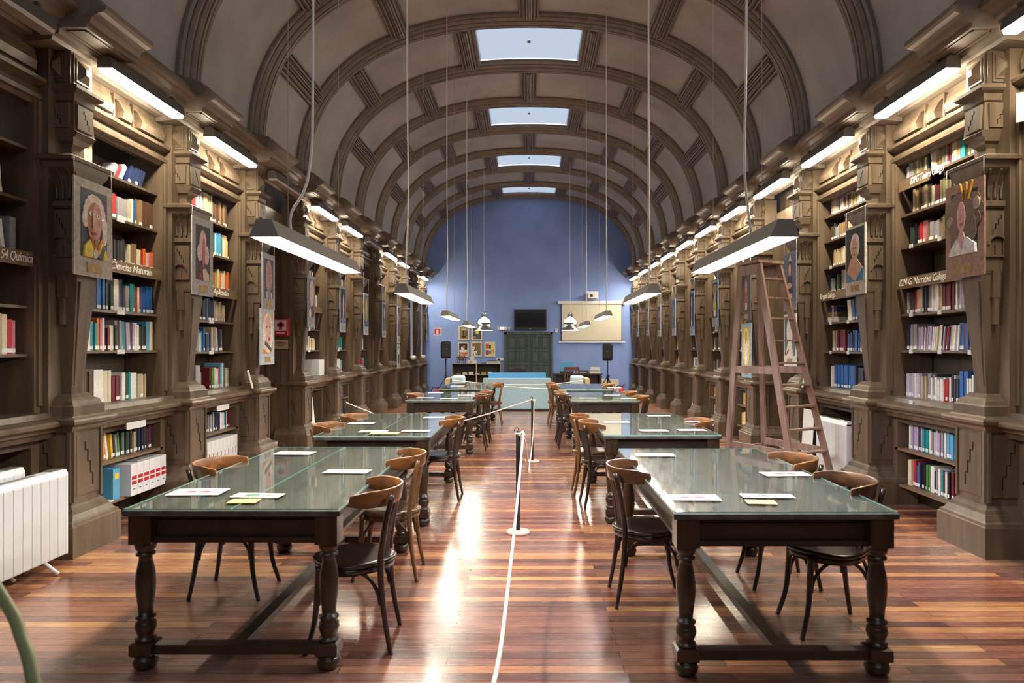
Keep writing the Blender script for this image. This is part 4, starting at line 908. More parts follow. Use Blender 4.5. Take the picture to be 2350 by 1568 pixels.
# ------------------------------------------------------------------ tables
def leg_profile():
    return [(.034, 0), (.05, .012), (.058, .035), (.05, .058), (.036, .066), (.036, .072)], [(.036, .13), (.047, .138), (.047, .147), (.032, .153), (.04, .172), (.049, .198), (.045, .222), (.033, .236), (.046, .243), (.046, .251), (.032, .257), (.035, .3), (.043, .36), (.046, .41), (.042, .46), (.032, .51), (.028, .535), (.043, .541), (.043, .551), (.033, .557), (.045, .572), (.05, .59), (.043, .612), (.03, .624), (.045, .63), (.047, .64), (.036, .648), (.036, .665)]
def make_table(label, x0, x1, y0, y1, panes, topbrown=False):
    cx, cy = (x0 + x1) / 2, (y0 + y1) / 2; w, L = x1 - x0, y1 - y0; hx, hy = w / 2, L / 2
    t = thing('reading_table', label, 'table', (cx, cy, 0), 0, 'long reading tables in two rows')
    m = MB(); m.stack([(-hx + .012, hx - .012, -hy + .012, hy - .012, .735), (-hx, hx, -hy, hy, .74), (-hx, hx, -hy, hy, .762), (-hx + .004, hx - .004, -hy + .004, hy - .004, .7655)])
    m.build('tabletop', [TOPW if not topbrown else TOPW], t)
    m = MB(); m.box(-hx, hx, -hy - .001, -hy, .737, .7625); 
    # glass
    n = panes; pw = (w - .006) / n
    for i in range(n):
        a = -hx + .003 + i * pw; b = a + pw - .003
        m = MB(); m.box(a, b, -hy + .003, hy - .003, .767, .774)
        g = m.build('glass_pane', [GLASS, GEDGE, CLEAR], t)
        for p in g.data.polygons:
            p.material_index = 0 if p.normal.z > .5 else 1
            if p.normal.z < -.5: p.material_index = 2
    ix, iy = hx - .07, hy - .07
    m = MB()
    for q in (-1, 1):
        a, b = (q * ix - .012, q * ix + .012)
        m.box(a, b, -iy, iy, .60, .735); f = q * ix + q * .012
        m.box(min(f, f + q * .02), max(f, f + q * .02), -iy + .05, iy - .05, .612, .63); m.box(min(f, f + q * .01), max(f, f + q * .01), -iy + .05, iy - .05, .70, .71)
        m.box(-ix, ix, q * iy - .012, q * iy + .012, .60, .735); f = q * iy + q * .012
        m.box(-ix + .05, ix - .05, min(f, f + q * .02), max(f, f + q * .02), .612, .63); m.box(-ix + .06, ix - .06, min(f, f + q * .008), max(f, f + q * .008), .70, .71)
        m.box(-ix + .05, -ix + .06, min(f, f + q * .008), max(f, f + q * .008), .615, .71); m.box(ix - .06, ix - .05, min(f, f + q * .008), max(f, f + q * .008), .615, .71)
    m.build('apron', DARKW, t)
    a_, b_ = leg_profile()
    for qx in (-1, 1):
        for qy in (-1, 1):
            c = (qx * ix, qy * iy, 0); m = MB()
            m.lathe(a_, c, 18); m.stack([(c[0] - .04, c[0] + .04, c[1] - .04, c[1] + .04, .065), (c[0] - .052, c[0] + .052, c[1] - .052, c[1] + .052, .075), (c[0] - .052, c[0] + .052, c[1] - .052, c[1] + .052, .125), (c[0] - .04, c[0] + .04, c[1] - .04, c[1] + .04, .133)])
            m.lathe(b_, c, 18); m.box(c[0] - .053, c[0] + .053, c[1] - .053, c[1] + .053, .6, .7352); m.frus((c[0] - .04, c[0] + .04, c[1] - .04, c[1] + .04, .655), (c[0] - .053, c[0] + .053, c[1] - .053, c[1] + .053, .665)) if 0 else None
            lg = m.build('leg', LEGW, t)
    for qy in (-1, 1):
        m = MB(); m.box(-ix + .05, ix - .05, qy * iy - .03, qy * iy + .03, .075, .12); m.build('stretcher', DARKW, t)
    m = MB(); m.box(-.03, .03, -iy + .03, iy - .03, .08, .118); m.build('stretcher', DARKW, t)
    return t
TB = {'L1': (-1.9, -.885, 3.19, 5.18), 'R1': (.665, 1.7, 3.13, 5.1), 'L2': (-1.84, -.835, 5.79, 7.78), 'R2': (.645, 1.66, 5.87, 7.8), 'L3': (-1.76, -.78, 9.7, 11.6), 'R3': (.6, 1.58, 9.65, 11.55), 'L4': (-1.65, -.68, 12.4, 14.3), 'R4': (.54, 1.5, 12.2, 14.1)}
NAMES = {'L1': 'front left', 'R1': 'front right', 'L2': 'second left', 'R2': 'second right', 'L3': 'third left', 'R3': 'third right', 'L4': 'farthest left', 'R4': 'farthest right'}
for q, b in TB.items():
    make_table(f'dark glass-topped reading table with turned legs, {NAMES[q]} of the two rows', *b, 1 if q in ('R1',) else 2)
# papers on the tables
def sheet(x, y, w, h, rz, label, col, marks, nm='notice_sheet', z=.7745):
    t = thing(nm, label, 'sign', (x, y, z), rz)
    m = MB(); m.box(-w / 2, w / 2, -h / 2, h / 2, 0, .0008); m.build('sheet', col, t)
    for (a, b, c, d, mt) in marks:
        m = MB(); m.prism(ell(a, b, c, d, 12), 'z', .0008, .0012) if mt is not BM['charcoal'] else m.box(a - c, a + c, b - d, b + d, .0008, .0012)
        m.build('printed_mark', mt, t)
    return t
PINK = plain('pink_print', '#c23a50', .6)
GRN = plain('pale_green_paper', '#cfe8c4', .6, var=.02); YEL = plain('yellow_paper', '#e9dd6e', .6, var=.02); DGR = plain('green_print', '#3d6b4c', .6)
def tpos(px, py, z=.775): Y = (H - z) * F / (py - CY); return wx(px, Y), Y
two = [(-.035, 0, .03, .022, PINK), (.035, 0, .03, .022, PINK)]
def put(px, py, w, h, rz, label, col, marks, **k):
    x, y = tpos(px, py); return sheet(x, y, w, h, rz, label, col, marks, **k)
put(455, 1129, .27, .16, .04, 'white notice with two pink prints, nearest one on the front left table', WHITE, two)
put(592, 1137, .25, .1, -.08, 'pale green notice with dark print on the front left table', GRN, [(-.03, 0, .04, .03, DGR), (.06, 0, .03, .01, DGR)])
put(560, 1150, .14, .09, .05, 'yellow note tucked beside the green notice, front left table', YEL, [], nm='paper_note')
put(676, 1040, .27, .14, -.05, 'white notice with pink prints at far end of the front left table', WHITE, two)
put(797, 1082, .27, .12, -.06, 'white notice on the aisle side of the front left table', WHITE, [(0, 0, .06, .01, PINK)])
put(1590, 1142, .26, .13, -.03, 'white notice with two pink prints, nearest one on the front right table', WHITE, two)
put(1760, 1138, .26, .09, -.05, 'white and green notice reading cien on the front right table', WHITE, [(0, .0, .001, .001, DGR)])
put(1746, 1152, .14, .09, -.1, 'yellow note beside the green-lettered notice, front right table', YEL, [], nm='paper_note')
put(1802, 1088, .27, .13, .04, 'white notice with pink prints on wall side of the front right table', WHITE, two)
put(1503, 1044, .27, .13, -.04, 'white notice at the far end of the front right table', WHITE, [(0, 0, .05, .01, PINK)])
x, y = tpos(1760, 1136)
text_mesh('cien', .085, 'green_lettering', DGR, None, Matrix.Translation((x - .085, y - .024, .7757)) @ Matrix.Rotation(-.05, 4, 'Z'), 0)
gl = COL.objects['green_lettering']; pa_ = [o for o in COL.objects if o.get('label', '').startswith('white and green notice')][0]
gl.parent = pa_; gl.matrix_local = Matrix.Translation((-.085, -.024, .0009))
for px, py, t_, lb in ((830, 971, 0, 'white notice on the wall side of the second left table'), (857, 990, 1, 'pale green notice on the second left table'), (882, 994.5, 2, 'yellow note in front of the green notice, second left table'), (955, 989, 0, 'white notice near the aisle corner of the second left table'), (1000, 958, 0, 'white notice at far end of the second left table'),
                       (1415, 969, 0, 'white notice on the aisle side of the second right table'), (1500, 988, 1, 'pale green notice on the second right table'), (1587, 987, 0, 'white notice by the wall-side corner of the second right table'), (1512, 954, 0, 'white notice at far end of the second right table'), (1600, 967, 0, 'white notice on wall side of the second right table'),
                       (975, 913, 0, 'white notice near front of the third left table'), (1070, 907, 0, 'white notice at the aisle side of the third left table'), (1000, 902, 0, 'white notice at far end of the third left table'), (1030, 915, 1, 'pale green notice on the third left table'),
                       (1350, 914, 0, 'white notice near front of the third right table'), (1405, 907, 0, 'white notice mid-way on the third right table'), (1445, 915, 2, 'yellow note on the third right table'), (1050, 886, 0, 'white notice on the farthest left table'), (1410, 890, 0, 'white notice on the farthest right table')):
    put(px, py, .25, .13, 0, lb, (WHITE, GRN, YEL)[t_], [])

# ------------------------------------------------------------------ bentwood chairs (front = +Y)
def make_chair(body, rail, label):
    t = thing('bentwood_chair', label, 'chair')
    m = MB(); n = 26; vs = []
    def rad(a): return .205 * (1 + .05 * math.cos(4 * a)) * (1 - .07 * math.sin(a))
    rows = [(.93, .425), (1, .43), (1.0, .444), (.97, .45), (.82, .446), (.4, .44)]
    m.cs = True
    for r_, z in rows: vs += [(rad(2 * PI * i / n) * r_ * math.cos(2 * PI * i / n), rad(2 * PI * i / n) * r_ * math.sin(2 * PI * i / n), z) for i in range(n)]
    fs = [(k * n + i, k * n + (i + 1) % n, (k + 1) * n + (i + 1) % n, (k + 1) * n + i) for k in range(len(rows) - 1) for i in range(n)] + [tuple(range(n - 1, -1, -1)), tuple(5 * n + i for i in range(n))]
    m.add(vs, fs); m.build('seat', body, t)
    m = MB(); m.cs = True; vs = []
    for r_, z in ((.9, .395), (.955, .395), (.955, .43), (.9, .43)): vs += [(rad(2 * PI * i / n) * r_ * math.cos(2 * PI * i / n), rad(2 * PI * i / n) * r_ * math.sin(2 * PI * i / n), z) for i in range(n)]
    m.add(vs, [(k * n + i, k * n + (i + 1) % n, ((k + 1) % 4) * n + (i + 1) % n, ((k + 1) % 4) * n + i) for k in range(4) for i in range(n)])
    m.build('seat_ring', body, t)
    for q in (-1, 1):
        m = MB(); m.tube([(q * .145, .135, .43), (q * .148, .142, .3), (q * .155, .155, .15), (q * .175, .195, 0)], [.018, .017, .014, .012], 9, 4); m.build('leg', body, t)
        m = MB(); m.tube([(q * .182, -.225, 0), (q * .165, -.19, .2), (q * .16, -.172, .42), (q * .167, -.19, .6), (q * .172, -.232, .79)], [.012, .015, .017, .016, .013], 9, 4); m.build('leg', body, t)
    # bent braces under the seat: front, both sides
    m = MB(); m.tube([(-.152, .145, .24), (-.147, .14, .31), (-.1, .14, .385), (0, .145, .41), (.1, .14, .385), (.147, .14, .31), (.152, .145, .24)], .0095, 7, 5); m.build('brace', body, t)
    for q in (-1, 1):
        m = MB(); m.tube([(q * .152, .135, .24), (q * .15, .12, .31), (q * .155, .06, .385), (q * .16, -.02, .405), (q * .16, -.1, .385), (q * .16, -.155, .31), (q * .163, -.17, .24)], .0095, 7, 5); m.build('brace', body, t)
    m = MB(); m.tube([(-.16, -.172, .24), (-.15, -.168, .31), (-.1, -.165, .385), (0, -.17, .405), (.1, -.165, .385), (.15, -.168, .31), (.16, -.172, .24)], .0095, 7, 5); m.build('brace', body, t)
    # curved top rail
    m = MB(); m.cs = True; vs = []; N = 30
    for i in range(N + 1):
        a = math.radians(-184 + 188 * i / N); c, s_ = math.cos(a), math.sin(a); e = abs(i - N / 2) / (N / 2)
        hh = .042 * (1 - .35 * max(0, e - .75) / .25) if e < .999 else .026
        rx, ry = .222, .2; zc = .778 - .004 * e
        for r_, z in ((1.0, -hh), (1.07, -hh), (1.08, hh), (1.01, hh)): vs.append((rx * r_ * c, -.04 + ry * r_ * s_ - (.01 if z > 0 else 0), zc + z))
    m.add(vs, [(k * 4 + j, k * 4 + (j + 1) % 4, (k + 1) * 4 + (j + 1) % 4, (k + 1) * 4 + j) for k in range(N) for j in range(4)] + [(3, 2, 1, 0), tuple(N * 4 + j for j in range(4))])
    m.build('top_rail', rail, t, bevel=.004)
    for x in (-.06, 0, .06):
        m = MB(); m.tube([(x * .9, -.175, .44), (x * 1.0, -.19, .58), (x * 1.08, -.236, .76)], .0085, 7, 4); m.build('back_slat', body, t)
    return t
HONEYD = wood('dark_honey_bent_wood', '#2c1c12', '#6b4526', .3, (.4, .4, 1), 14, coat=.4)
protoA = make_chair(CHAIRD, HONEY, 'x'); protoB = make_chair(CHAIRB, HONEY, 'x'); protoC = make_chair(CHAIRD, HONEYD, 'x')
used = set()
def chair(kind, x, y, face_, label, jit=0):
    p = {'A': protoA, 'B': protoB, 'C': protoC}[kind]
    c = p if kind not in used else copy_tree(p); used.add(kind)
    c.location = (x, y, 0); c.rotation_euler = (0, 0, (PI / 2 if face_ < 0 else -PI / 2) + jit)
    tag(c, label, 'chair', 'bentwood chairs around the reading tables')
chair('A', -.925, 3.57, -1, 'dark bentwood chair with honey rail, nearest on the aisle side of the front left table', .06)
chair('B', -.96, 4.62, -1, 'honey-brown bentwood chair, second on the aisle side of the front left table', .03)
chair('A', -1.83, 4.3, 1, 'dark bentwood chair on the wall side of the front left table')
chair('C', .735, 4.17, 1, 'dark bentwood chair with dark rail, aisle side of the front right table')
chair('C', 1.62, 3.74, -1, 'dark bentwood chair nearest the camera, wall side of the front right table', .0)
chair('A', 1.61, 4.47, -1, 'dark bentwood chair farther along the wall side of the front right table')
chair('A', -.92, 6.95, -1, 'dark bentwood chair on the aisle side of the second left table')
chair('B', -1.74, 6.35, 1, 'bentwood chair nearer end of the wall side, second left table')
chair('A', -1.72, 7.2, 1, 'bentwood chair farther end of the wall side, second left table')
chair('A', .74, 6.62, 1, 'nearer of two bentwood chairs on the aisle side, second right table', .05)
chair('B', .69, 7.2, 1, 'farther of two bentwood chairs on the aisle side, second right table')
chair('A', 1.55, 6.75, -1, 'bentwood chair on the wall side of the second right table')
chair('C', -.86, 10.25, -1, 'nearer of two bentwood chairs on the aisle side, third left table')
chair('A', -.85, 11.1, -1, 'farther of two bentwood chairs on the aisle side, third left table')
chair('A', -1.62, 10.5, 1, 'bentwood chair on the wall side of the third left table')
chair('C', .67, 10.45, 1, 'nearer of two bentwood chairs on the aisle side, third right table')
chair('A', .66, 11.1, 1, 'farther of two bentwood chairs on the aisle side, third right table')
chair('A', 1.5, 10.0, -1, 'nearer of two bentwood chairs on the wall side, third right table')
chair('B', 1.48, 11.0, -1, 'farther of two bentwood chairs on the wall side, third right table')
chair('B', -.76, 13.6, -1, 'bentwood chair with orange rail, aisle side of the farthest left table')
chair('B', .62, 13.0, 1, 'nearer of two orange-railed chairs, aisle side of the farthest right table')
chair('B', .6, 13.75, 1, 'farther of two orange-railed chairs, aisle side of the farthest right table')
chair('A', 1.4, 13.3, -1, 'bentwood chair on the wall side of the farthest right table')

# ------------------------------------------------------------------ rope barrier
def stanchion(x, y, label, h=.84, slim=False):
    t = thing('rope_post', label, 'barrier post', (x, y, 0), 0, 'black rope posts')
    m = MB(); m.lathe([(.1, 0), (.1, .012), (.09, .022), (.02, .027)], n=24); m.build('base', plain('pale_stone_base', '#b7a49c', .5), t)
    m = MB(); m.lathe([(.017, .02), (.017, h - .01), (.012, h)], n=12); m.build('pole', BLACK, t)
    m = MB(); m.tube([(-.017 + .02 * math.cos(PI + i * PI / 6) + .005, 0, h + .028 * math.sin(i * PI / 6)) for i in range(7)], .0035, 6); m.build('hook', BLACK, t)
stanchion(-.09, 5.62, 'black rope post on a round base in the middle of the aisle, nearer one')
stanchion(.045, 9.1, 'black rope post on a round base in the aisle, farther one')
stanchion(-2.32, 8.6, 'black rope post standing by the left bookcases', .86)
stanchion(-.125, 1.25, 'black rope post just below the picture, closest to the camera')
stanchion(-1.72, 15.1, 'black rope post left of the sofas', .82); stanchion(1.22, 15.1, 'black rope post right of the sofas', .82)
def rope(pts, label, r=.0075):
    m = MB(); m.tube(pts, r, 7, 8); tag(m.build('barrier_rope', ROPE), label, 'rope', 'white barrier ropes')
def knot(x, y, z): return [(x, y - .02, z), (x + .03, y - .025, z - .005), (x + .035, y + .02, z + .008), (x, y + .025, z - .008), (x - .028, y, z + .006), (x + .01, y - .03, z + .01)]
rope([(-.125, 1.25, .84), (-.122, 1.7, .58), (-.114, 2.6, .35), (-.108, 3.5, .30), (-.083, 4.5, .46), (-.05, 5.5, .80), (-.06, 5.62, .825)] + knot(-.08, 5.62, .81), 'white rope running from the nearer aisle post down to the camera', .009)
rope([(-.07, 5.60, .82), (-.03, 5.9, .70), (-.01, 6.8, .3), (.0, 8.0, .08), (.01, 8.8, .05), (.025, 9.03, .1), (.055, 9.06, .4), (.065, 9.06, .8)] + knot(.05, 9.1, .82), 'white rope hanging slack between the two aisle posts')
rope([(.03, 9.08, .83), (-.25, 9.05, .74), (-.8, 8.95, .58), (-1.2, 8.87, .52), (-1.7, 8.75, .58), (-2.1, 8.65, .74), (-2.32, 8.6, .84)], 'white rope from the farther aisle post to the left bookcases')
rope([(-1.72, 15.1, .8), (-1.0, 15.1, .73), (-.3, 15.1, .70), (.5, 15.1, .71), (1.22, 15.1, .8)], 'white rope stretched across in front of the sofa, upper line', .008)
rope([(-1.72, 15.08, .74), (-1.0, 15.06, .70), (-.3, 15.05, .65), (.5, 15.06, .62), (1.22, 15.08, .72)], 'white rope stretched across in front of the sofa, lower line', .008)
m = MB(); m.tube([(-1.75, 1.9, 1.32), (-1.3, 1.5, 1.2), (-1.0, 1.3, 1.05), (-.93, 1.25, 1.0), (-.87, 1.2, .935), (-.8, 1.15, .7), (-.76, 1.12, .3), (-.74, 1.1, .012)], .011, 8, 6)
tag(m.build('hanging_cord', plain('olive_green_cord', '#8d9160', .6)), 'blurred olive green cord in the bottom left corner', 'cord')
# ------------------------------------------------------------------ step ladder
t = thing('step_ladder', 'tall wooden step ladder standing open by the right bookcases', 'ladder', (2.8, 7.6, 0))
O = Vector((2.8, 7.6, 0)); Rr = lambda x, y, z: Vector((x, y, z)) - O
R1b, R1t = Rr(2.74, 7.0, 0), Rr(2.47, 7.35, 2.44); R2b, R2t = Rr(3.27, 7.3, 0), Rr(2.74, 7.5, 2.44)
Lb, Lt = Rr(2.28, 7.9, 0), Rr(2.38, 7.65, 2.44); Mb, Mt = Rr(2.83, 8.2, 0), Rr(2.63, 7.8, 2.44)
pt = lambda a, b, z: a + (b - a) * (z / 2.44)
for a, b, w_ in ((R1b, R1t, .075), (R2b, R2t, .065), (Lb, Lt, .075), (Mb, Mt, .06)):
    m = MB(); m.beam(a, b, .032, w_, (R2b - R1b).cross(R1t - R1b)); m.build('rail', LADW, t)
for z in (.18, .42, .66, .90, 1.13, 1.36, 1.60, 1.84, 2.06, 2.27):
    m = MB(); m.beam(pt(R1b, R1t, z), pt(R2b, R2t, z), .075, .02); m.build('tread', LADW, t)
for (a, a2, b, b2) in ((R1b, R1t, Lb, Lt), (R2b, R2t, Mb, Mt), (Lb, Lt, Mb, Mt)):
    for z in ((.42, 1.28) if a is not Lb else (.35, 1.28)):
        m = MB(); m.beam(pt(a, a2, z), pt(b, b2, z), .025, .075); m.build('cross_bar', LADW, t)
m = MB(); m.beam(pt(R1b, R1t, 2.38), pt(Lb, Lt, 2.38), .03, .11); m.beam(pt(R2b, R2t, 2.38), pt(Mb, Mt, 2.38), .03, .11); m.build('top_brace', LADW, t)
ctr = (R1t + R2t + Lt + Mt) / 4
m = MB(); q = [ctr + (p - ctr) * 1.3 for p in (R1t, R2t, Mt, Lt)]
m.add([(p.x, p.y, 2.44) for p in q] + [(p.x, p.y, 2.47) for p in q], [(0, 1, 2, 3), (4, 7, 6, 5)] + [(i, (i + 1) % 4, 4 + (i + 1) % 4, 4 + i) for i in range(4)])
m.build('top_platform', LADW, t)

# ------------------------------------------------------------------ radiators and leaning boards
def radiator(label, x, y0, y1, s, z0=.09, z1=.68, d=.1):
    t = thing('electric_radiator', label, 'radiator', (x, (y0 + y1) / 2, 0), 0)
    L = (y1 - y0) / 2; f = -s      # f: direction of the front face
    n = int((y1 - y0) / .082); w_ = (y1 - y0 - .04) / n
    m = MB()
    for i in range(n):
        a = -L + .02 + i * w_
        m.stack([(-d / 2 + .004, d / 2 - .004, a + .003, a + w_ - .003, z0), (-d / 2, d / 2, a + .002, a + w_ - .002, z0 + .01), (-d / 2, d / 2, a + .002, a + w_ - .002, z1 - .05), (-d / 2 + .012, d / 2 - .012, a + .002, a + w_ - .002, z1 - .02)])
    m.box(-d / 2 + .012, d / 2 - .012, -L + .02, L - .02, z0 + .01, z1 - .022)
    m.build('fin_panel', WHITEM, t, bevel=.003)
    m = MB(); m.prism([(-d / 2 - .004, z1 - .045), (-d / 2 + .01, z1), (d / 2 - .01, z1), (d / 2 + .004, z1 - .045), (d / 2 - .01, z1 - .045), (-d / 2 + .01, z1 - .045)], 'y', -L, L)
    m.box(-d / 2 - .002, d / 2 + .002, L - .022, L, z0, z1 - .02); m.box(-d / 2 - .002, d / 2 + .002, -L, -L + .022, z0, z1 - .02)
    m.build('casing', WHITEP, t, bevel=.004)
    m = MB(); m.box(-.03, .03, L - .13, L - .04, z1 - .001, z1 + .008); m.build('control_panel', GREYM, t)
    m = MB()
    for i in range(int((2 * L - .3) / .035)): m.box(-.02, .02, -L + .08 + i * .035, -L + .095 + i * .035, z1, z1 + .002)
    m.build('vent_slots', GREYM, t)
    for yy in (-L + .22, L - .2):
        m = MB(); m.tube([(f * .12, yy, .012), (f * .07, yy, .05), (0, yy, z0 + .005), (-f * .07, yy, .05), (-f * .1, yy, .012)], .012, 8, 3); m.build('foot', WHITEP, t)
radiator('large white electric radiator on the floor at the left edge', -3.27, 3.6, 4.77, -1)
radiator('white radiator behind the big left one, only its top showing', -3.45, 3.55, 4.62, -1, .09, .72, .08)
radiator('white electric radiator under the second right bookcase, nearer one', 3.38, 7.17, 7.55, 1, .08, .74, .09)
radiator('white electric radiator under the second right bookcase, behind the nearer one', 3.42, 7.62, 8.02, 1, .08, .73, .09)
def leanboard(label, x, y, w, h, s, rz=0, tilt=.12, mat=WHITE, z=0, name='white_board'):
    t = thing(name, label, 'board', (x, y, z), rz)
    m = MB(); m.T = lambda a, b, c: (s * (a + c * math.sin(tilt)), b, c * math.cos(tilt) + .012 * abs(math.sin(tilt)) + 0)
    m.stack([(0, .012, -w / 2, w / 2, 0), (0, .012, -w / 2, w / 2, h)]); m.build('panel', mat, t, bevel=.003); return t
BRD = plain('pale_board', '#d9dedb', .5, var=.02)
leanboard('tall white panel leaning behind the ladder, second right bookcase', 3.32, 8.22, .3, .78, 1, .0, .06, BRD)
leanboard('white panel leaning under the bookcase just past the left recess', -3.46, 10.95, .38, .72, -1, 0, .1, BRD)
leanboard('white panel leaning under a bookcase far along the right wall', 3.44, cen(6) + .55, .34, .76, 1, 0, .1, BRD)
leanboard('small white card propped on the left ledge before the recess', -3.36, 8.32, .26, .22, -1, .35, .25, WHITE, 1.03, 'paper_card')
leanboard('pale teal card propped on the right ledge beside the ladder', 3.36, 8.42, .24, .2, 1, -.3, .25, plain('pale_teal_card', '#a9cdd2', .6), 1.03, 'paper_card')
# recess jamb: first-aid cabinet, notice, switch (these face the camera)
yj = cen(4) - .19 - .021
def wallthing(name, label, cat, px0, px1, py0, py1, Y, d, mat, parts=(), bevel=.004, group=None):
    x0, x1, z0, z1 = wx(px0, Y), wx(px1, Y), wz(py1, Y), wz(py0, Y); cx, cz = (x0 + x1) / 2, (z0 + z1) / 2
    t = thing(name, label, cat, (cx, Y, cz), 0, group)
    m = MB(); m.box(x0 - cx, x1 - cx, -d, 0, z0 - cz, z1 - cz); m.build('case' if cat != 'picture' else 'frame', mat, t, bevel=bevel)
    for nm, (a, b, c, e), dd, mt in parts:     # fractions: x from left, z from top
        m = MB(); w_, h_ = x1 - x0, z1 - z0
        m.box(-w_ / 2 + a * w_, -w_ / 2 + b * w_, -d - dd, -d + .0005, h_ / 2 - e * h_, h_ / 2 - c * h_); m.build(nm, mt, t)
    return t
wallthing('defibrillator_cabinet', 'red and white first aid cabinet on the brown jamb of the left recess', 'first aid cabinet', 632, 663, 733, 771, yj, .06, RED,
          [('white_face', (.08, .92, .06, .7), .002, WHITE), ('red_symbol', (.38, .62, .16, .62), .004, RED), ('red_symbol', (.24, .76, .26, .46), .004, RED), ('small_lettering', (.2, .8, .8, .86), .002, WHITE)])
wallthing('framed_notice', 'small beige notice framed on the jamb below the red cabinet', 'notice', 625, 664, 778, 803, yj, .012, CASE, [('paper', (.06, .94, .1, .9), .002, plain('beige_notice_paper', '#b29d84', .7)), ('text_line', (.2, .8, .3, .35), .003, BM['brown']), ('text_line', (.15, .85, .45, .5), .003, BM['brown']), ('text_line', (.3, .7, .6, .65), .003, BM['brown'])])
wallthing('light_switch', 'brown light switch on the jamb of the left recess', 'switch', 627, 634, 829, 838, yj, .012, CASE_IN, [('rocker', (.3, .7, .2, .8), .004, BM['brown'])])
t = thing('waste_bin', 'small perforated metal waste bin by the left recess', 'bin', (-3.42, 8.95, 0))
m = MB(); m.lathe([(.1, 0), (.115, .28), (.118, .3), (.11, .3), (.098, .02)], n=20); m.build('bin_body', plain('punched_metal', '#b9a59f', .4, metal=.3, var=.3, scale=60), t)
m = MB(); m.tube([(.117 * math.cos(i * PI / 12), .117 * math.sin(i * PI / 12), .3) for i in range(25)], .006, 6); m.build('rim', BLACK, t)
# ------------------------------------------------------------------ things on the blue wall
YW = WALL - .001
dx0, dx1, dzt = wx(1158, YW), wx(1268, YW), wz(763, YW)
m = MB(); m.box(dx0, dx1, YW - .05, YW, 0, dzt)
dr = struct('door_1', m, DOORM)
m = MB(); fr = .07
for a, b, c, d in ((dx0 - .01, dx0 + fr, 0, dzt), (dx1 - fr, dx1 + .01, 0, dzt), (dx0 - .01, dx1 + .01, dzt - fr, dzt + .02), ((dx0 + dx1) / 2 - .02, (dx0 + dx1) / 2 + .02, 0, dzt - fr)): m.box(a, b, YW - .085, YW - .04, c, d)
m.build('door_frame', DOORM, dr)
for h in (0, 1):
    x0 = dx0 + fr + .02 + h * ((dx1 - dx0) / 2 - .03); x1 = x0 + (dx1 - dx0) / 2 - fr - .06; hw = (x1 - x0) / 2
    lf = MB()
    for i in range(2):
        for j in range(4):
            a = x0 + .03 + i * hw; b = x0 + hw - .03 + i * hw; c = .12 + j * .46; d = c + .38
            lf.stack([(a, b, YW - .05, YW - .0501, c)] * 2) if 0 else None
            for (p, q_, r_, s_) in ((a, b, c, c + .02), (a, b, d - .02, d), (a, a + .02, c, d), (b - .02, b, c, d)): lf.box(p, q_, YW - .075, YW - .05, r_, s_)
            lf.box(a + .05, b - .05, YW - .07, YW - .05, c + .05, d - .05)
    lf.build('door_leaf_panel', DOORM, dr)
m = MB(); m.sphere(((dx0 + dx1) / 2 - .06, YW - .09, .98), .022); m.build('door_knob', STEEL, dr)
wallthing('television', 'black flat television hung on the blue wall above the dark door', 'television', 1180, 1254, 710, 758, YW, .09, BLACK,
          [('screen', (.035, .965, .06, .86), .002, plain('dark_glossy_screen', '#22242b', .06, var=.02)), ('stand_logo', (.47, .53, .92, .96), .002, GREYM)])
wallthing('projector', 'white projector on a wall plate above the screen', 'projector', 1344, 1373, 669, 688, YW, .03, WHITEP, [('projector_body', (.15, .9, .3, .9), .25, WHITEP), ('lens', (.3, .5, .45, .75), .26, BLACK)])
t = thing('projection_screen', 'pulled-down projection screen on the right half of the blue wall', 'screen', (wx(1357, YW), YW, wz(740, YW)))
cx, cz = wx(1357, YW), wz(740, YW); f = lambda a, b, c, d: (wx(a, YW) - cx, wx(b, YW) - cx, wz(d, YW) - cz, wz(c, YW) - cz)
m = MB(); a, b, c, d = f(1280, 1433, 691.5, 698); m.box(a, b, -.12, -.02, c, d); m.build('roller_case', WHITEP, t, bevel=.01)
m = MB(); a, b, c, d = f(1288, 1427, 698, 784); m.box(a, b, -.07, -.064, c, d); m.build('black_border', BLACK, t)
m = MB(); a, b, c, d = f(1289.5, 1425.5, 698, 782); m.box(a, b, -.074, -.0702, c, d); m.build('screen_fabric', plain('screen_white', '#d9d4c4', .8, var=.01), t)
m = MB(); a, b, c, d = f(1282, 1434, 784, 786.5); m.box(a, b, -.08, -.06, c, d); m.build('bottom_bar', WHITEP, t)
t = wallthing('fire_equipment_sign', 'small square red and white fire equipment sign on the blue wall', 'sign', 995, 1013, 753, 770, YW, .006, WHITE, [('red_panel', (.12, .88, .12, .88), .001, RED), ('white_symbol', (.35, .62, .22, .8), .002, WHITE)])
wallthing('emergency_light', 'white emergency light box left of the television', 'light', 1142, 1163, 750, 758, YW, .06, WHITEP, [('lamp_lens', (.3, .7, .25, .7), .004, glow('faint_lamp_lens', '#ffffff', 1.5))])
wallthing('small_camera', 'small white box camera beside the emergency light', 'camera', 1165.5, 1171, 752, 759, YW, .06, WHITEP, [('lens', (.3, .7, .3, .7), .004, BLACK)])
wallthing('thermostat', 'small white wall unit between the dark door and the screen', 'thermostat', 1274.5, 1279.5, 754, 763.5, YW, .03, WHITEP, [('button', (.3, .7, .2, .4), .003, GREYM)])
wallthing('wall_socket', 'white wall socket box left of the dark door', 'socket', 1139, 1156, 822, 828, YW, .04, WHITEP, [('plug', (.15, .5, .3, .8), .01, BLACK)])
PF = plain('pale_pine_frame', '#e3c9a0', .5)
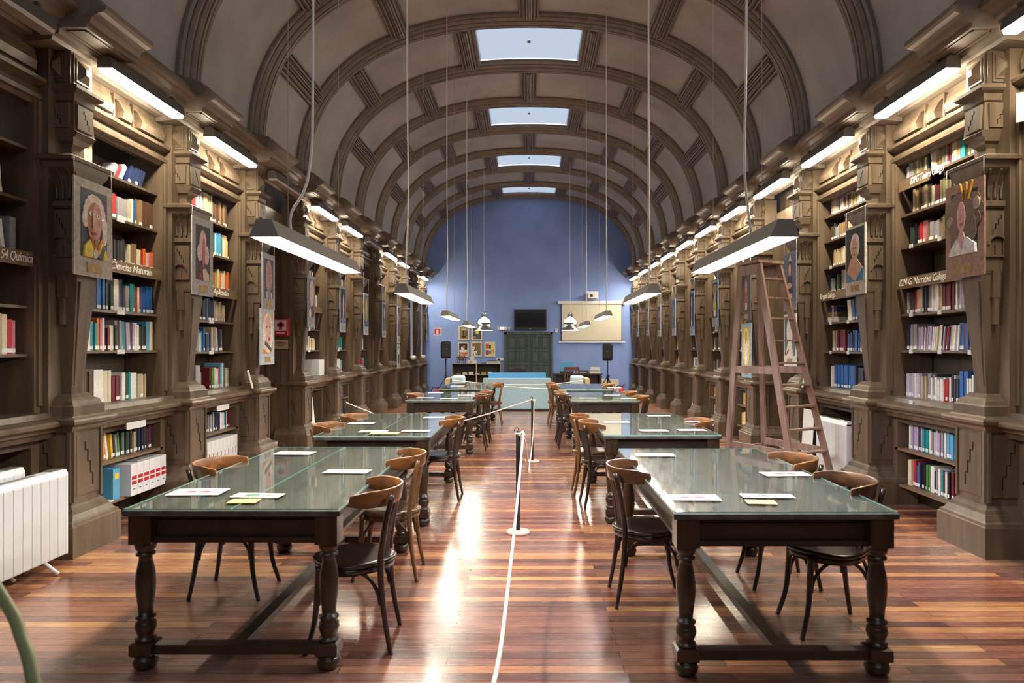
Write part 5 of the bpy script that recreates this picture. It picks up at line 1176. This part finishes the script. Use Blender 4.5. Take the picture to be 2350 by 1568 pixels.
def pic(label, a, b, c, d, bg, marks):
    parts = [('mount', (.06, .94, .045, .955), .001, WHITE), ('print', (.12, .88, .09, .91), .002, pc(bg))] + [('print_detail', r_, .003 + .0006 * i, pc(col)) for i, (r_, col) in enumerate(marks)]
    wallthing('framed_picture', label, 'picture', a, b, c, d, YW, .025, PF, parts, .002, 'five framed prints on the blue wall')
pic('framed brown print of a dark standing lamp, upper left of five', 1052, 1077, 748, 781, '#8b7a58', [((.42, .54, .3, .75), '#2a2420'), ((.3, .7, .72, .84), '#3a2a22'), ((.3, .75, .18, .32), '#b9a98a'), ((.62, .82, .4, .7), '#5d5440')])
pic('framed dark print with a yellow disc, upper right of five', 1082, 1107, 750, 781, '#3f4548', [((.38, .68, .28, .56), '#d8c93a'), ((.15, .4, .7, .86), '#b08a80'), ((.5, .8, .6, .8), '#4f5f74'), ((.2, .35, .3, .4), '#8a8a80')])
pic('framed navy print with a white pile over orange ground, lower left', 1051, 1075.5, 786, 819, '#161a28', [((.12, .88, .74, .91), '#c9702c'), ((.3, .6, .3, .55), '#dfe2df'), ((.5, .66, .2, .42), '#c4694f'), ((.15, .85, .52, .7), '#e4e2dc')])
pic('framed print of brown field over black and white checks, lower middle', 1081, 1106, 785, 819, '#7b6a44', [((.12, .34, .3, .91), '#e8e6e0'), ((.34, .56, .6, .91), '#e8e6e0'), ((.16, .24, .4, .5), '#17171a'), ((.16, .24, .62, .72), '#17171a'), ((.26, .34, .52, .6), '#17171a'), ((.36, .44, .7, .78), '#17171a'), ((.44, .54, .8, .88), '#17171a'), ((.16, .26, .8, .9), '#17171a')])
pic('framed print of bright colour blocks, lower right of five', 1111.5, 1137, 785, 819, '#e2d58c', [((.12, .34, .15, .45), '#b9506a'), ((.34, .45, .12, .4), '#d98a4c'), ((.42, .6, .2, .45), '#3a2a34'), ((.12, .4, .55, .86), '#b03a6c'), ((.4, .7, .6, .8), '#3f8fa8'), ((.62, .88, .5, .78), '#e0a05a')])
# speakers on stands
def speaker(px, Y, py0, py1, w, lb, sd):
    x = wx(px, Y); z0, z1 = wz(py1, Y), wz(py0, Y)
    t = thing('loudspeaker', f'black loudspeaker on a tripod stand, {lb}', 'loudspeaker', (x, Y, z0), sd * .25)
    m = MB(); m.stack([(-w / 2 * .86, w / 2 * .86, -.13, .12, 0), (-w / 2, w / 2, -.15, .13, .06), (-w / 2, w / 2, -.15, .13, z1 - z0 - .06), (-w / 2 * .86, w / 2 * .86, -.13, .1, z1 - z0)]); m.build('cabinet', BLACK, t, bevel=.012)
    m = MB(); m.box(-w * .4, w * .4, -.158, -.149, .06, z1 - z0 - .07); m.build('grille', plain('speaker_grille', '#1d1d20', .7, var=.3, scale=120), t)
    m = MB(); m.sphere((0, -.158, (z1 - z0) * .55), .018); m.build('badge', STEEL, t)
    t = thing('speaker_stand', f'black tripod speaker stand, {lb}', 'stand', (x, Y, 0), .3)
    m = MB(); m.tube([(0, 0, .2), (0, 0, z0 + .02)], .018, 10); m.build('pole', BLACK, t)
    m = MB(); m.tube([(0, 0, .62), (0, 0, .7)], .035, 10); m.build('collar', BLACK, t)
    m = MB(); m.tube([(.03, 0, .66), (.08, 0, .66)], .012, 8); m.build('knob', BLACK, t)
    for i in range(3):
        a = i * 2 * PI / 3 + .5; c, s_ = math.cos(a), math.sin(a)
        m = MB(); m.tube([(c * .02, s_ * .02, .62), (c * .42, s_ * .42, .015)], .013, 8); m.build('leg', BLACK, t)
        m = MB(); m.tube([(0, 0, .26), (c * .2, s_ * .2, .33)], .009, 6); m.build('brace', BLACK, t)
speaker(1023, 20.0, 784, 823, .27, 'left of the framed prints', 1)
speaker(1394.5, 20.6, 789, 828, .28, 'right side under the screen', -1)
# sofas
SOFA = plain('pale_blue_grey_felt', '#98b4c8', .9, var=.04, scale=25); SOFB = plain('blue_felt', '#5a9fcb', .9, var=.04, scale=25); CREAM = plain('cream_felt', '#c9b68a', .9, var=.04); PALEB = plain('very_pale_blue_felt', '#c3dae6', .9, var=.03)
def rbox(name, mat, parent, a, bv=.03):
    m = MB(); m.box(*a); return m.build(name, mat, parent, bevel=bv)
t = thing('sofa', 'pale blue-grey sofa seen squarely from behind at the end of the aisle', 'sofa', (-.29, 16.8, 0))
rbox('backrest', SOFA, t, (-.82, .82, -.4, -.24, .03, .785)); rbox('seat', SOFA, t, (-.8, .8, -.24, .38, .1, .42)); rbox('plinth', BLACK, t, (-.78, .78, -.36, .36, 0, .05), .005)
t = thing('sofa', 'brighter blue sofa beyond the first, only its top showing', 'sofa', (-.33, 18.75, 0))
rbox('backrest', SOFB, t, (-.8, .8, .25, .42, .06, .82)); rbox('seat', SOFB, t, (-.8, .8, -.35, .25, .1, .42)); rbox('plinth', BLACK, t, (-.78, .78, -.3, .4, 0, .06), .005)
for s, x, lb in ((-1, wx(1051, 17.6), 'pale blue armchair with cream side, left of the sofas'), (1, wx(1325, 17.6), 'pale blue armchair with cream side, right of the sofas')):
    t = thing('armchair', lb, 'armchair', (x, 17.6, 0))
    m = MB(); m.prism([(-.3, .1), (-.3, .8 * .9), (.3, .8 * .9), (.3, .1)], 'x', 0, .01) if 0 else None
    rbox('backrest', PALEB, t, (-.17, .17, -.3, .3, .3, .79), .05); rbox('side_panel', CREAM, t, (s * .17 if s > 0 else -.30, .30 if s > 0 else -.17, -.31, .31, .12, .74), .03)
    rbox('seat', PALEB, t, (-.6 if s > 0 else .1, -.1 if s > 0 else .6, -.28, .28, .1, .4), .03)
    for a in (-.2, .2):
        for b in (-.22, .22): rbox('foot', BLACK, t, (a - .02, a + .02, b - .02, b + .02, 0, .12), .002)
# low shelf unit with its clutter
YS = 21.6; x0, x1 = wx(1037, YS), wx(1149, YS); zt = wz(834.5, YS)
t = thing('low_shelf_unit', 'low grey shelf unit against the blue wall under the framed prints', 'shelf unit', ((x0 + x1) / 2, YS, 0)); hw = (x1 - x0) / 2
SG = plain('grey_shelf_board', '#8c8a8e', .5); SD = plain('dark_shelf_back', '#3c3835', .7)
m = MB(); m.box(-hw, hw, 0, .4, zt - .02, zt); m.build('top_board', SG, t)
for a in (-hw, -.01, hw - .02): m = MB(); m.box(a, a + .02, 0, .4, 0, zt - .02); m.build('upright', SG if a != -.01 else PF, t)
m = MB(); m.box(-hw, hw, .38, .4, 0, zt - .02); m.build('back_board', SD, t)
for z in (.08, .36, .66): m = MB(); m.box(-hw + .02, hw - .02, .02, .38, z - .02, z); m.build('shelf', SG, t)
for i in range(7):
    xx = x0 + .2 + i * .2; cc = ('tan', 'cream', 'white', 'beige', 'mustard', 'white', 'charcoal')[i]
    m = MB(); m.box(-.07, .07, -.1, .1, 0, .05 + .02 * (i % 3)); o = m.build('magazine_stack', BM[cc], loc=(xx, YS + .16, .66)); tag(o, f'{cc} stack of magazines in the low grey shelf unit, {WORD[i+1]} from left', 'magazines', 'magazine stacks in the low shelf unit')
t = thing('globe', 'antique globe on its stand atop the low shelf unit', 'globe', (wx(1058, YS), YS + .15, zt))
m = MB(); m.sphere((0, 0, .2), .12); m.build('sphere', plain('antique_globe', '#8c7a52', .3, var=.5, scale=12), t)
m = MB(); m.tube([(.17 * math.cos(i * PI / 10), .17 * math.sin(i * PI / 10), .19) for i in range(21)], .012, 6); m.build('ring', BM['brown'], t)
for i in range(4): m = MB(); a = i * PI / 2 + .6; m.tube([(.16 * math.cos(a), .16 * math.sin(a), .19), (.12 * math.cos(a), .12 * math.sin(a), 0.008)], .01, 6); m.build('leg', BM['brown'], t)
def smallbox(name, label, cat, px0, px1, h, zt, Y, mat, dy=.2, parts=()):
    a, b = wx(px0, Y), wx(px1, Y); t = thing(name, label, cat, ((a + b) / 2, Y, zt)); w_ = (b - a) / 2
    m = MB(); m.box(-w_, w_, -dy / 2, dy / 2, 0, h); m.build('body', mat, t, bevel=.004)
    for nm, (p, q, r_, s_), mt in parts: m = MB(); m.box(-w_ + 2 * w_ * p, -w_ + 2 * w_ * q, -dy / 2 - .004, -dy / 2, h * r_, h * s_); m.build(nm, mt, t)
smallbox('white_carton', 'white box on the low shelf unit beside the globe', 'box', 1073, 1094, .11, zt, YS + .1, WHITE, .2, [('label', (.3, .5, .2, .7), BM['grey'])])
smallbox('paper_stack', 'white papers standing behind the box on the shelf unit', 'papers', 1078, 1088, .2, zt, YS + .3, BM['cream'], .05, [('fold', (.1, .2, .3, .9), BM['grey'])])
smallbox('printer', 'flat white printer on the right end of the low shelf unit', 'printer', 1117, 1148, .06, zt, YS + .15, WHITEP, .3, [('tray', (.1, .9, .3, .6), BM['grey'])])
smallbox('black_box', 'thin black device lying on top of the white printer', 'device', 1119, 1138, .025, zt + .061, YS + .15, BLACK, .2, [('slot', (.1, .9, .4, .6), GREYM)])
smallbox('black_box', 'small flat black device beside the printer on the shelf unit', 'device', 1106, 1116, .02, zt, YS + .05, BLACK, .15, [('slot', (.1, .9, .4, .6), GREYM)])
# desk on the right with chair, board, papers
YD = 20.6; a, b = wx(1268, YD), wx(1381, YD); zt = .74
t = thing('desk', 'dark desk against the blue wall under the projection screen', 'desk', ((a + b) / 2, YD, 0)); hw = (b - a) / 2
m = MB(); m.box(-hw, hw, -.3, .35, zt - .03, zt); m.build('desk_top', CHAIRD, t, bevel=.004)
for q in (-hw + .03, -.05, hw - .08):
    for r_ in (-.27, .3): m = MB(); m.box(q, q + .05, r_, r_ + .05, 0, zt - .03); m.build('leg', CHAIRD, t)
m = MB(); m.box(-hw + .05, hw - .05, .3, .32, .3, zt - .03); m.build('modesty_panel', CHAIRD, t)
t = thing('blue_board', 'blue board standing on the far right desk', 'desk_board', (wx(1300.5, YD), YD + .1, zt))  # plain board, blue is its own colour
m = MB(); w_ = wx(1316, YD) - wx(1300.5, YD); m.box(-w_, w_, 0, .03, .06, wz(831, YD) - zt); m.build('panel', SOFB, t, bevel=.005); m = MB(); m.box(-w_, w_, -.06, .08, 0, .06); m.build('base', BLACK, t)
for i in range(4):
    smallbox('paper_stack', f'white paper bundle, {WORD[i+1]} from the bottom of the desk pile', 'papers', 1352 + i, 1377 - i * .5, .045, zt + i * .047, YD - .02 + (i % 2) * .02, WHITE, .26, [('edge_line', (.05, .95, .4, .5), BM['grey'])])
smallbox('desk_tray', 'dark desk tray and papers between chair and white paper bundles', 'tray', 1327, 1350, .09, zt, YD, BM['charcoal'], .2, [('paper', (.1, .8, .2, .6), BM['grey'])])
MAH = wood('mahogany_chair_wood', '#3a1d19', '#5e302a', .4)
t = thing('wooden_chair', 'reddish brown slat-back chair in front of the far right desk', 'chair', (wx(1311, 19.9), 19.9, 0))
w_ = .2
for q in (-w_, w_): m = MB(); m.beam((q, -.2, 0), (q, -.24, .93), .035, .035, (0, 1, 0)); m.build('leg', MAH, t); m = MB(); m.beam((q, .2, 0), (q, .2, .45), .035, .035, (0, 1, 0)); m.build('leg', MAH, t)
m = MB(); m.box(-.22, .22, -.22, .24, .43, .46); m.build('seat', MAH, t, bevel=.005); m = MB(); m.box(-.22, .22, -.26, -.23, .86, .96); m.build('top_rail', MAH, t, bevel=.006)
for q in (-.12, -.04, .04, .12): m = MB(); m.box(q - .012, q + .012, -.25, -.235, .6, .87); m.build('back_slat', MAH, t)
m = MB(); m.box(-.2, .2, -.25, -.232, .58, .62); m.build('lower_rail', MAH, t)
t = thing('office_chair', 'dark rounded chair back between the blue sofa and the dark door', 'chair', (wx(1189, 20.2), 20.2, 0))
m = MB(); m.prism([(-.26, .5), (-.25, .86), (-.15, .9), (.0, .915), (.15, .9), (.25, .86), (.26, .5)], 'y', -.03, .03); m.build('backrest', plain('dark_upholstery', '#2b2228', .7), t, bevel=.01)
m = MB(); m.box(-.25, .25, .02, .5, .42, .5); m.build('seat', plain('dark_upholstery', '#2b2228', .7), t, bevel=.02); m = MB(); m.lathe([(.25, 0), (.24, .04), (.03, .07), (.03, .42)], (0, .25, 0), 16); m.build('pedestal', BLACK, t)
leanboard('cream flat panel leaning on the blue wall behind the right speaker stand', wx(1397, 22.1), 22.1, .66, .5, 1, PI / 2, .1, plain('cream_panel', '#c9c6bd', .6), 0)
def extinguisher(x, y, lb):
    t = thing('fire_extinguisher', lb, 'fire extinguisher', (x, y, 0))
    m = MB(); m.lathe([(.07, 0), (.075, .02), (.075, .36), (.06, .41), (.025, .44), (.025, .47)], n=18); m.build('cylinder', RED, t)
    m = MB(); m.beam((-.02, 0, .47), (.09, 0, .53), .025, .02); m.beam((-.02, 0, .47), (.08, 0, .48), .025, .012); m.build('handle', BLACK, t)
    m = MB(); m.tube([(-.01, 0, .47), (-.1, 0, .5), (-.16, 0, .36), (-.12, 0, .15)], .012, 8, 4); m.build('hose', BLACK, t)
    m = MB(); m.lathe([(.0755, .14), (.0755, .26)], n=18); m.build('label', WHITE, t)
extinguisher(wx(1427, 18.4), 18.4, 'red fire extinguisher on the floor at right, beside the corner pilaster')
extinguisher(wx(1003, 17.6), 17.6, 'red fire extinguisher on the floor at left, behind the farthest table')
t = thing('curled_paper', 'cream curled paper hanging at the right edge of the picture by the bookcase top', 'paper', (3.52, 4.9, 3.13))
m = MB(); vs = []
for i in range(9):
    a = -.9 + i * .22; x = .1 * math.sin(a) + .03; y = -.06 * math.cos(a)
    vs += [(x, y, .012 * i * (8 - i) / 8 * .2), (x, y, .21), (x * .98, y + .004, .012 * i * (8 - i) / 8 * .2), (x * .98, y + .004, .21)]
m.add(vs, [f for i in range(8) for f in ((4*i, 4*i+4, 4*i+5, 4*i+1), (4*i+2, 4*i+3, 4*i+7, 4*i+6), (4*i+1, 4*i+5, 4*i+7, 4*i+3), (4*i, 4*i+2, 4*i+6, 4*i+4))] + [(0, 1, 3, 2), (32, 34, 35, 33)])
m.build('sheet', plain('cream_paper', '#cfc3a0', .7), t)
m = MB(); m.tube([(.03, -.05, .2), (.03, -.02, .24), (.05, .03, .25)], .003, 5); m.build('hanging_string', CABLE, t)
